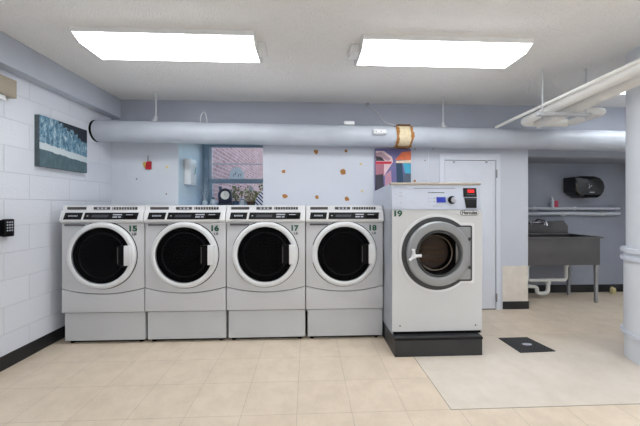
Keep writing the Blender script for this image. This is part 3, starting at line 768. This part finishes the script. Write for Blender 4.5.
for (a, b) in (((xl-.03, Yf-.025, zr-.012), (xr+.025, Yf+.012, zr+.006)), ((xr-.012, Yf, zr-.012), (xr+.025, Yb-.03, zr+.006)), ((xl-.03, Yb-.08, zr-.012), (xr, Yb-.03, zr+.006))): box(bm, a, b, .004)
obj('rim', bm, 'sink', t)
bs = PY(566.5, 230, Yb-.02).x; zs = PY(550, 220.5, Yb-.02).z
obj('backsplash', prism(NB(), [(xl-.02, zr), (bs, zr), (bs, zs-.07), (bs-.06, zs), (xl-.02, zs)], 1, Yb-.045, Yb-.001, .003), 'sink', t)
def leg(x, y):
    bm = NB(); tube(bm, [(x, y, zbt), (x, y, .06), (x+.0, y, .045), (x, y, 0)], .02, 14, rs=[.022,.019,.024,.014]); g = obj('leg', bm, 'steel', t, True)
xlg = PY(596, 290, Yf+.03).x
leg(xlg, Yf+.03); leg(PY(568.5, 290, Yb-.12).x, Yb-.12); leg(xl+.05, Yf+.03); leg(xl+.05, Yb-.12)
# faucet
fz = PY(537, 222.5, Yb-.08).z; fx = PY(535, 222, Yb-.08).x
t2 = thing('wall_faucet', 'chrome faucet with two handles on the sink backsplash', 'faucet', (fx, Yb-.045, fz))
obj('faucet_body', tube(NB(), [(fx-.10, Yb-.08, fz), (fx+.10, Yb-.08, fz)], .018, 12), 'chrome', t2, True)
bm = NB(); tube(bm, [(fx, Yb-.08, fz), (fx, Yb-.12, fz+.05), (fx, Yb-.25, fz+.03), (fx, Yb-.27, fz-.03)], .011, 10, fillet=.04); obj('spout', bm, 'chrome', t2, True)
for s in (-1, 1):
    bm = NB(); tube(bm, [(fx+s*.09, Yb-.045, fz), (fx+s*.09, Yb-.11, fz)], .014, 10); obj('valve', bm, 'chrome', t2, True)
    bm = NB(); tube(bm, [(fx+s*.09-.03, Yb-.12, fz+.01), (fx+s*.09+.03, Yb-.12, fz-.01)], .008, 8); tube(bm, [(fx+s*.09, Yb-.125, fz-.03), (fx+s*.09, Yb-.12, fz+.03)], .008, 8); obj('handle', bm, 'chrome', t2, True)
# PVC drain
Yd = 3.5
d1 = PY(566, 268, Yd); hz = PY(555, 280, Yd).z; d0 = PY(529, 268, Yd)
t3 = thing('drain_pipe', 'white plastic drain pipe with trap under the sink', 'pipe', (d1.x, Yd, zbt))
bm = NB(); tube(bm, [(d1.x, Yd, zbt), (d1.x, Yd, hz), (d0.x-.02, Yd, hz), (d0.x-.02, Yd, zbt)], .019, 14, fillet=.04); obj('waste_arm', bm, 'pvc', t3, True)
for X in (d1.x, d0.x-.02):
    bm = NB(); lathe(bm, [(0,0),(.036,0),(.036,-.02),(.026,-.03),(.026,-.06),(0,-.06)], (X, Yd, zbt), 'z', 18); obj('drain_nut', bm, 'pvc', t3, True)
tx = PY(548, 285, Yd).x; tz = PY(543, 295, Yd).z; u0 = PY(537, 290, Yd).x
bm = NB(); tube(bm, [(tx, Yd, hz), (tx, Yd, tz+.02), (u0, Yd, tz+.02), (u0, Yd, tz+.10), (u0-.15, Yd+.0, tz+.115), (u0-.15, YA, tz+.115)], .022, 14, fillet=.06); obj('trap', bm, 'pvc', t3, True)
bm = NB(); lathe(bm, [(0,-.012),(.03,-.012),(.03,.02),(0,.02)], (tx, Yd, hz-.03), 'z', 18); obj('trap_nut', bm, 'pvc', t3, True)
# alcove wall pipes
def wpipe(y0, r, Y, label, wav, m):
    z = PY(560, y0, Y).z; bm = NB(); N = 24; x0 = 1.3; x1 = PY(619, y0, Y).x; P = [Vector((x0+(x1-x0)*i/N, Y, z+wav*math.sin(i*.8)+wav*i*.05)) for i in range(N+1)]
    tube(bm, P, r, 14); t = thing('wall_pipe', label, 'pipe', (x0, Y, z)); obj('pipe_run', bm, m, t, True)
    for px in (574, 534) if wav == 0 else (563, 601):
        X = PY(px, y0, Y).x; bm = NB(); lathe(bm, [(r-.002,-.02),(r+.006,-.02),(r+.006,.02),(r-.002,.02)], (X, Y, z), 'x', 16, True); cl = obj('pipe_clamp', bm, 'paintsteel', t, True)
        obj('clamp_bracket', box(NB(), (X-.015, Y, z-.01), (X+.015, YA, z+.01)), 'paintsteel', cl)
    return z
zp = wpipe(208.5, .018, YA-.05, 'straight pale pipe along the alcove wall, upper of the two', 0, 'pipe')
wpipe(213.8, .024, YA-.05, 'slightly wavy pale pipe along the alcove wall, lower of the two', .003, 'pipe')
# soap bottle
p = PY(555, 203, YA-.05); zz = zp+.0175
t = thing('soap_dispenser', 'small soap bottle with a red body standing on the alcove pipe', 'bottle', (p.x, YA-.05, zz))
obj('bottle', box(NB(), (p.x-.022, YA-.07, zz), (p.x+.032, YA-.03, zz+.085), .008), 'soapred', t, True)
obj('back_bottle', box(NB(), (p.x-.05, YA-.066, zz), (p.x-.018, YA-.034, zz+.10), .008), 'ceramic', t, True)
bm = NB(); tube(bm, [(p.x-.034, YA-.05, zz+.095), (p.x-.034, YA-.05, zz+.125), (p.x-.06, YA-.05, zz+.128)], .006, 8); obj('pump', bm, 'white_plastic', t, True)
# towel dispenser
def tp(x, y): v = PY(x, y, YA-.14); return (v.x, v.z)
t = thing('towel_dispenser', 'black rounded paper towel dispenser on the alcove wall', 'dispenser', (tp(585,187)[0], YA-.1, tp(585,187)[1]))
pts = [tp(*q) for q in ((572,177.3),(579,176),(592,176.3),(597,178),(600.5,182),(602,187),(600.8,192),(598,196),(594.5,198),(580,198),(577,195.5),(572,192))]
obj('cover', prism(NB(), pts, 1, YA-.19, YA-.0, .025), 'black_gloss', t, True)
obj('outlet', prism(NB(), [tp(581,195),(tp(597,195)),tp(593,197.6),tp(580,197.6)], 1, YA-.195, YA-.15), 'gap', t)
bm = NB(); tube(bm, [(tp(584.8,184)[0], YA-.192, tp(584.8,184)[1]), (tp(585.8,187)[0], YA-.192, tp(585.8,187)[1]), (tp(588,186)[0], YA-.192, tp(588,186)[1])], .004, 6); tube(bm, [(tp(585.8,187)[0], YA-.192, tp(585.8,187)[1]), (tp(585,188.5)[0], YA-.192, tp(585,188.5)[1])], .004, 6); obj('emblem', bm, 'label_grey', t)
obj('maker_label', box(NB(), (tp(586,192)[0], YA-.1925, tp(586,192.9)[1]), (tp(590.5,192)[0], YA-.188, tp(586,192)[1])), 'label_grey', t)
# rag
p = PZ(619, 296, 0); bm = NB(); rg = random.Random(8)
bmesh.ops.create_icosphere(bm, subdivisions=3, radius=.045)
for v in bm.verts:
    k = 1+.25*math.sin(v.co.x*70)*math.cos(v.co.y*60+v.co.z*50); v.co = Vector((v.co.x*k*.7, v.co.y*k*.6, abs(v.co.z)*k*1.9))+Vector((p.x+.02, YA-.09, 0))
tag(obj('crumpled_rag', bm, 'sponge', smooth=True), 'crumpled beige rag on the alcove floor beside the column', 'rag')

# ------------------------------------------------------------------ front-loading machines
YM = 2.50; MW = .664
def number(root, s, x, z, y, size, w):
    return text('machine_number', s, size, (x, y, z), 'green_num', root, width=w, bold=.0034)
def machine(px0, num, label):
    """local: front face y=YM; returns root"""
    xa = px0; cx = xa+MW/2; hw = MW/2-.0035; D = .68
    t = thing('front_load_washer', label, 'washing machine', (cx, YM+D/2, 0), 'row of four small front-load machines')
    y = YM
    # cabinet shell
    obj('cabinet', box(NB(), (cx-hw, y+.022, .264), (cx+hw, y+D, 1.10), .004), 'white_metal', t)
    # pedestal
    pd_ = obj('pedestal', box(NB(), (cx-hw+.012, y+.015, .028), (cx+hw+.0, y+D-.02, .258), .004), 'pedestal', t)
    for sx in (-1, 1):
        for yy in (.06, D-.08):
            bm = NB(); lathe(bm, [(0,0),(.02,0),(.02,.01),(.01,.012),(.01,.03),(0,.03)], (cx+sx*(hw-.05), y+yy, 0), 'z', 12); obj('foot', bm, 'gap', pd_)
    obj('toe_gap', box(NB(), (cx-hw+.03, y+.05, .004), (cx+hw-.02, y+.07, .03)), 'gap', pd_)
    # curved split between upper and lower front panels
    N = 24; sag = .046; zs_ = .462
    cur = [(cx-hw+2*hw*i/N, zs_-sag*(1-(2*i/N-1)**2)) for i in range(N+1)]
    up = [(cx-hw, .998)]+[(a, b+.0035) for a, b in cur]+[(cx+hw, .998)]
    obj('front_panel', prism(NB(), up, 1, y, y+.024, .004), 'white_metal', t, True)
    lo = [(cx-hw, .266)]+[(cx+hw, .266)]+[(a, b-.0035) for a, b in reversed(cur)]
    obj('lower_panel', prism(NB(), lo, 1, y-.002, y+.024, .004), 'white_metal', t, True)
    obj('seam_shadow_gap', box(NB(), (cx-hw+.001, y+.015, .40), (cx+hw-.001, y+.0225, .475)), 'gap', t)
    # console: profile in (y, z)
    pr = [(y-.022, 1.012), (y-.026, 1.022), (y-.006, 1.098), (y+.012, 1.100), (y+.016, 1.144), (y+D, 1.144), (y+D, 1.09), (y+.03, 1.0), (y-.004, 1.0)]
    co = obj('console', prism(NB(), pr, 0, cx-hw-.001, cx+hw+.001, .002), 'white_plastic', t)
    # inset glossy panels on the sloped console face
    def slant(x, z, off): return (x, y-.026+.020*(z-1.022)/.076-off, z)
    def plate(name, x0, x1, z0, z1, m, off=.003, sh=.004, par=co, th=.006):
        bm = NB(); c4 = [(x0-sh, z0), (x1-sh, z0), (x1+sh, z1), (x0+sh, z1)]
        f = [bm.verts.new(slant(x, z, off)) for x, z in c4]; bk = [bm.verts.new(slant(x, z, off-th)) for x, z in c4]
        bm.faces.new(f); bm.faces.new(list(reversed(bk)))
        for i in range(4): bm.faces.new((f[i], bk[i], bk[(i+1)%4], f[(i+1)%4]))
        return obj(name, bm, m, par)
    L = cx-hw
    lp = plate('brand_panel', L+.034, L+.172, 1.030, 1.086, 'black')
    plate('brand_label', L+.058, L+.146, 1.044, 1.072, 'gap', .0036, par=lp)
    bm = NB()
    for k in range(7):
        x = L+.066+k*.0108; f = [slant(xx, zz, .0046) for xx, zz in ((x,1.053),(x+.007,1.053),(x+.009,1.066),(x+.002,1.066))]; bm.faces.new([bm.verts.new(v) for v in f])
    obj('brand_marks', bm, 'label_grey', lp)
    rp = plate('control_panel', L+.190, L+.616, 1.030, 1.086, 'black')
    bm = NB()
    def bar(x0, x1, z0, z1): bm.faces.new([bm.verts.new(slant(xx, zz, .0036)) for xx, zz in ((x0,z0),(x1,z0),(x1+.002,z1),(x0+.002,z1))])
    for (a0, a1, b0, b1) in ((.415,.488,1.064,1.074),(.415,.452,1.045,1.055),(.460,.482,1.045,1.055),(.52,.575,1.066,1.071),(.21,.222,1.055,1.063)): bar(L+a0, L+a1, b0, b1)
    obj('control_marks', bm, 'label_grey', rp)
    plate('card_slot', L+.505, L+.60, 1.040, 1.060, 'gap', .0045, par=rp)
    plate('status_display', L+.25, L+.38, 1.048, 1.068, 'dark_label', .0035, par=rp)
    for (a0, a1) in ((.035,.185),(.245,.375),(.395,.595)):
        gr = obj('vent_grille', box(NB(), (L+a0, y+.010, 1.110), (L+a1, y+.018, 1.132)), 'vent', co)
    bm = NB()
    for k in range(9):
        x = L+.402+k*.0215; box(bm, (x, y+.0085, 1.110), (x+.003, y+.013, 1.132))
    obj('grille_slats', bm, 'white_plastic', co); bm = NB()
    for k in range(3):
        x = L+.275+k*.03; box(bm, (x, y+.0085, 1.113), (x+.016, y+.011, 1.128))
    obj('grille_marks', bm, 'label_grey', co)
    # dispenser pull under console
    obj('dispenser_pull', box(NB(), (L+.03, y-.012, .972), (L+.195, y+.01, .997), .004), 'label_grey', t)
    obj('dispenser_gap', box(NB(), (L+.03, y-.0135, .978), (L+.19, y-.010, .991), .001), 'vent', t)
    # door
    dz_ = .735; R = .274; r = .232; dc = (cx-.004, y, dz_)
    bm = NB(); lathe(bm, [(R-.01,-.002),(R+.0065,-.002),(R+.0065,.006),(R-.01,.006)], dc, 'y', 72, True); obj('door_groove_shade', bm, 'gap', t)  # near-black ring; shade of the groove around the door put into colour
    bm = NB(); lathe(bm, [(R,.0),(R,-.016),(R-.008,-.026),(R-.020,-.031),(r+.008,-.030),(r,-.026),(r-.003,-.01),(r-.003,.0)], dc, 'y', 72, True)
    dr = obj('door', bm, 'ring', t, True)
    bm = NB(); lathe(bm, [(0,-.032),(.10,-.031),(.18,-.029),(r-.001,-.0262)], dc, 'y', 64); obj('door_glass', bm, 'smoke', dr, True)
    bm = NB(); lathe(bm, [(r-.004,-.014),(.19,-.008),(.12,-.005),(0,-.005)], dc, 'y', 64); obj('drum_opening', bm, 'void', dr, True)
    bm = NB(); lathe(bm, [(.175,-.009),(.182,-.014),(.190,-.009)], dc, 'y', 48, True); obj('drum_rim', bm, 'drumdark', dr, True)
    # handle
    hx = cx+.196
    obj('handle_recess', box(NB(), (hx-.062, y-.044, dz_-.078), (hx+.002, y-.012, dz_+.082), .003), 'void', dr)
    bm = NB(); pts = [(hx, dz_-.078), (hx+.05, dz_-.078), (hx+.056, dz_), (hx+.05, dz_+.082), (hx, dz_+.082)]
    prism(bm, pts, 1, y-.058, y-.02, .006); obj('handle', bm, 'white_plastic', dr, True)
    bm = NB(); prism(bm, [(hx-.056, dz_-.065), (hx-.050, dz_-.065), (hx-.050, dz_+.068), (hx-.056, dz_+.068)], 1, y-.047, y-.04); obj('latch_edge', bm, 'vent', dr)
    # hinge cover at the left
    obj('hinge_cover', prism(NB(), [(cx-.298, dz_-.06), (cx-.27, dz_-.075), (cx-.27, dz_+.075), (cx-.298, dz_+.06)], 1, y-.008, y+.004, .002), 'white_metal', t)
    number(t, num, cx+.236, .952, y-.003, .062, .062)
    text('capacity_text', 'LB', .026, (cx+.25, y-.002, .908), 'grey_txt', t, width=.034, bold=.001)
    return t
x0 = -2.006
machine(x0, '15', 'front-load machine numbered 15, leftmost, next to the block wall')
machine(x0+.6648, '16', 'front-load machine numbered 16, below the window with the clock')
machine(x0+.6648*2, '17', 'front-load machine numbered 17, below the rust-spotted panel')
machine(x0+.6648*3, '18', 'front-load machine numbered 18, touching the big washer')

# ------------------------------------------------------------------ big washer 19
Y9 = 2.25
X0 = PY(392.2, 260, Y9).x; X1 = PY(482, 260, Y9).x; 
def W(x, y, Y=Y9): v = PY(x, y, Y); return (v.x, v.z)
zc = W(436, 209.5)[1]; zbse = W(436, 331)[1]; ztop = W(436, 183)[1]; D9 = .64
Lx, Rx = X0, X1
t = thing('large_washer', 'big front-load washer numbered 19 on a black plinth', 'washing machine', ((Lx+Rx)/2, Y9+D9/2, 0))
bx0 = PY(394.8, 345, Y9-.055).x; bx1 = PY(482.5, 345, Y9-.055).x
pl = obj('plinth', box(NB(), (bx0-.0, Y9-.055, 0), (bx1, Y9+D9, zbse-.02), .004), 'base19', t)
obj('plinth_lip', box(NB(), (bx0-.002, Y9-.059, zbse-.045), (bx1+.002, Y9-.053, zbse-.028), .002), 'black', pl)
bm = box(NB(), (Lx, Y9+.006, zbse-.02), (Rx, Y9+D9, zc))
bmesh.ops.delete(bm, geom=[f for f in bm.faces if all(abs(v.co.y-Y9-.006) < 1e-4 for v in f.verts)], context='FACES')
bmesh.ops.solidify(bm, geom=bm.faces[:], thickness=.004)
obj('cabinet', bm, 'side19', t)
dc = W(437, 253.2); u = (W(447, 253)[0]-dc[0])/10; RH = 22.0*u
obj('shadow_gap', box(NB(), (Lx+.01, Y9+.003, zbse-.02), (Rx-.01, Y9+.008, zbse)), 'gap', t)
# front panel with embossed border
fp = obj('front_panel', prism_hole([(Lx, zbse), (Rx, zbse), (Rx, zc-.003), (Lx, zc-.003)], dc, RH, Y9, Y9+.008), 'enamel19', t)
# console (profile in y,z), leaning back
pr = [(Y9-.004, zc), (Y9+.020, ztop-.012), (Y9+.03, ztop), (Y9+D9-.02, ztop-.035), (Y9+D9, ztop-.06), (Y9+D9, zc)]
co = obj('console', prism(NB(), pr, 0, Lx-.002, Rx-.006, .003), 'console19', t)
obj('top_trim', box(NB(), (Lx-.008, Y9+.006, ztop-.014), (Rx-.002, Y9+.055, ztop+.004), .005), 'topedge', t, True)
def sl(z, off): return Y9-.004+.024*(z-zc)/(ztop-.012-zc)-off
def cplate(name, x0, y0, x1, y1, m, off=.002, par=co, th=.008, bev=0, tap=0):
    (xa, za), (xb, zb) = W(x0, y0), W(x1, y1)
    if za < zb: za, zb = zb, za
    bm = NB(); c4 = [(xa+tap, zb), (xb-tap, zb), (xb, za), (xa, za)]
    f = [bm.verts.new((x, sl(z, off), z)) for x, z in c4]; bk = [bm.verts.new((x, sl(z, off-th), z)) for x, z in c4]
    bm.faces.new(f); bm.faces.new(list(reversed(bk)))
    for i in range(4): bm.faces.new((f[i], bk[i], bk[(i+1)%4], f[(i+1)%4]))
    return obj(name, bm, m, par)
cplate('console_line', 414.5, 187.9, 456, 188.4, 'dark_label')
cplate('instruction_panel', 394, 187.5, 409, 207.8, 'console19')
for (a0, b0, a1, b1) in ((394.5,186.9,406,187.4),(399.5,191.5,402.5,193.5),(399,195,402.6,197),(396,193.2,397.4,194.2),(396,198.4,397.5,199),(400,201.8,402,203.4),(405,198,406.4,198.6)): cplate('printed_mark', a0, b0, a1, b1, 'label_grey', .003)
cplate('display_bezel', 436, 196.4, 446.4, 203.3, 'label_grey')
cplate('blue_display', 436.7, 197.1, 445.8, 202.5, 'lcd', .003)
for (a0, b0, a1, b1, m) in ((429,192.0,430,193.0,'dark_label'),(430.8,192.1,445,192.9,'grey_txt'),(428.2,197.9,432.2,198.6,'label_grey'),(428.2,201.2,432.2,201.9,'label_grey'),(433.8,197.8,434.6,198.7,'dark_label'),(433.8,201.1,434.6,201.9,'grey_txt'),(432.5,205.6,441.5,206.2,'label_grey')): cplate('printed_mark', a0, b0, a1, b1, m, .003)
kx, kz = W(452, 200); 
kb = obj('knob', lathe(NB(), [(.031,.004),(.031,-.010),(.025,-.013),(.023,-.03),(.02,-.034),(0,-.034)], (kx, sl(kz,0), kz), 'y', 32), 'black', co, True)
obj('knob_cap', lathe(NB(), [(.021,-.033),(.021,-.036),(.018,-.038),(0,-.038)], (kx, sl(kz,0), kz), 'y', 32), 'label_grey', kb, True)
cb = cplate('payment_box', 464, 188, 477, 197, 'black', .006)
cplate('red_display', 468.2, 189.6, 474.5, 192.6, 'led', .008, cb)
cplate('payment_keys', 467, 194, 475, 195, 'dark_label', .007, cb)
cs = cplate('coin_slot_box', 464.8, 197.8, 477, 208, 'black', .006, tap=.008)
cplate('slot_bezel', 465.4, 198.6, 476.4, 199.3, 'dark_label', .008, cs)
# door surround: keyhole outline
dc = W(437, 253.2); s9 = W(447, 253)[0]-W(437, 253)[0]; u = s9/10
def keyhole(r, xr_, yt, yb):
    # circle with rectangular ear to the right
    e = math.degrees(math.asin(min(.98, yt/r))); pts = [(dc[0]+r*math.cos(math.radians(a)), dc[1]+r*math.sin(math.radians(a))) for a in [e+(360-2*e)*i/56 for i in range(57)]]
    cr = .012
    x = dc[0]+xr_
    pts += [(x-cr, dc[1]-yt), (x-cr*.3, dc[1]-yt+cr*.3), (x, dc[1]-yt+cr), (x, dc[1]+yt-cr), (x-cr*.3, dc[1]+yt-cr*.3), (x-cr, dc[1]+yt)]
    return pts
obj('embossed_border', prism_hole(keyhole(38.2*u, 37.2*u, 29.6*u, 0), dc, RH, Y9-.006, Y9+.004), 'white_plastic', t, True)
obj('door_recess', prism_hole(keyhole(35.6*u, 34.4*u, 27.2*u, 0), dc, RH, Y9-.012, Y9+.004), 'gasket', t, True)
obj('hinge_plate', box(NB(), (dc[0]+18*u, Y9-.018, dc[1]-25.5*u), (dc[0]+32.6*u, Y9-.008, dc[1]+25.5*u), .004), 'ring19', t)
bm = NB()
for s in (-1, 1): box(bm, (dc[0]+30.4*u, Y9-.026, dc[1]+s*14*u-.012), (dc[0]+33*u, Y9-.012, dc[1]+s*14*u+.012), .003)
obj('door_hinge', bm, 'gasket', t)
R = 31.3*u; r = 22.6*u; c3 = (dc[0], Y9-.012, dc[1])
bm = NB(); lathe(bm, [(R,0),(R,-.02),(R-.008,-.03),(r+.02,-.036),(r+.006,-.032),(r,-.02),(r-.003,.03),(r+.0,.035),(R-.02,.012)], c3, 'y', 72, True); dr = obj('door', bm, 'ring19', t, True)
bm = NB(); lathe(bm, [(r-.003,-.018),(r-.006,-.022),(r-.016,-.022),(r-.018,-.008),(r-.003,-.008)], c3, 'y', 64, True); obj('glass_seal', bm, 'gasket', dr, True)
bm = NB(); lathe(bm, [(r-.012,-.014),(.10,-.008),(0,-.006)], c3, 'y', 48); obj('door_glass', bm, 'smoke19', dr, True)
bm = NB(); lathe(bm, [(r-.010,-.008),(r-.03,.03),(r-.05,.06),(r-.05,.09)], c3, 'y', 64); obj('door_boot', bm, 'black', dr, True)
c4 = (dc[0]-.006, Y9-.012, dc[1])
bm = NB(); lathe(bm, [(r-.047,.030),(r-.041,.026),(r-.041,.034),(r-.047,.036)], c4, 'y', 64, True); obj('drum_rim', bm, 'drum', t, True)
bm = NB(); lathe(bm, [(r-.05,.09),(r-.05,.098),(0,.098)], c3, 'y', 64); obj('drum', bm, 'drum_brown', t, True)
bm = NB()
for (z0_, z1_) in ((.035,.052),(-.012,.012),(-.075,-.055)): box(bm, (dc[0]-.10, Y9+.070, dc[1]+z0_), (dc[0]+.09, Y9+.084, dc[1]+z1_), .003)
obj('drum_lifters', bm, 'brown', t)
# three-pronged latch handle
h = W(411.5, 255); hy = Y9-.055
hub = (h[0], hy, h[1])
bm = NB(); tube(bm, [(h[0], Y9-.04, h[1]), (h[0], hy-.008, h[1])], .018, 16)
for (ex, ey) in ((-.035, -.032), (-.008, .052), (.055, .004)):
    tube(bm, [(h[0], hy, h[1]), (h[0]+ex*.6, hy, h[1]+ey*.6), (h[0]+ex, hy-.004, h[1]+ey)], .01, 10, rs=[.015,.010,.012])
obj('latch_handle', bm, 'white_plastic', dr, True)
v = W(397.5, 213.8); text('machine_number', '19', .060, (v[0], Y9-.001, v[1]), 'green_num', t, width=.062, bold=.0034)
# name badge
v = W(469.3, 212.8); bw, bh = .072, .021
pts = arc(v[0]+bw-bh, v[1], bh, -90, 90, 10)+arc(v[0]-bw+bh, v[1], bh, 90, 270, 10)
bg = obj('name_badge', prism(NB(), pts, 1, Y9-.004, Y9+.002, .001), 'black', t)
pts = arc(v[0]+bw-bh, v[1], bh-.003, -90, 90, 10)+arc(v[0]-bw+bh, v[1], bh-.003, 90, 270, 10)
obj('badge_face', prism(NB(), pts, 1, Y9-.0052, Y9-.003), 'white_plastic', bg)
text('badge_name', 'Hercules', .038, (v[0], Y9-.006, v[1]), 'black', bg, width=.118, bold=.0011)
for (x, y) in ((400, 326), (475.5, 325)):
    v = W(x, y); obj('screw', lathe(NB(), [(0,-.004),(.005,-.003),(.006,0)], (v[0], Y9, v[1]), 'y', 12), 'dark_label', t)

# ------------------------------------------------------------------ world
w = bpy.data.worlds.new('World'); sc.world = w; w.use_nodes = True; nt = w.node_tree
bg = nt.nodes['Background']; sky = nt.nodes.new('ShaderNodeTexSky'); sky.sky_type = 'NISHITA'; sky.sun_elevation = math.radians(50); sky.sun_rotation = math.radians(200); sky.sun_disc = False
nt.links.new(sky.outputs[0], bg.inputs[0]); bg.inputs[1].default_value = .30
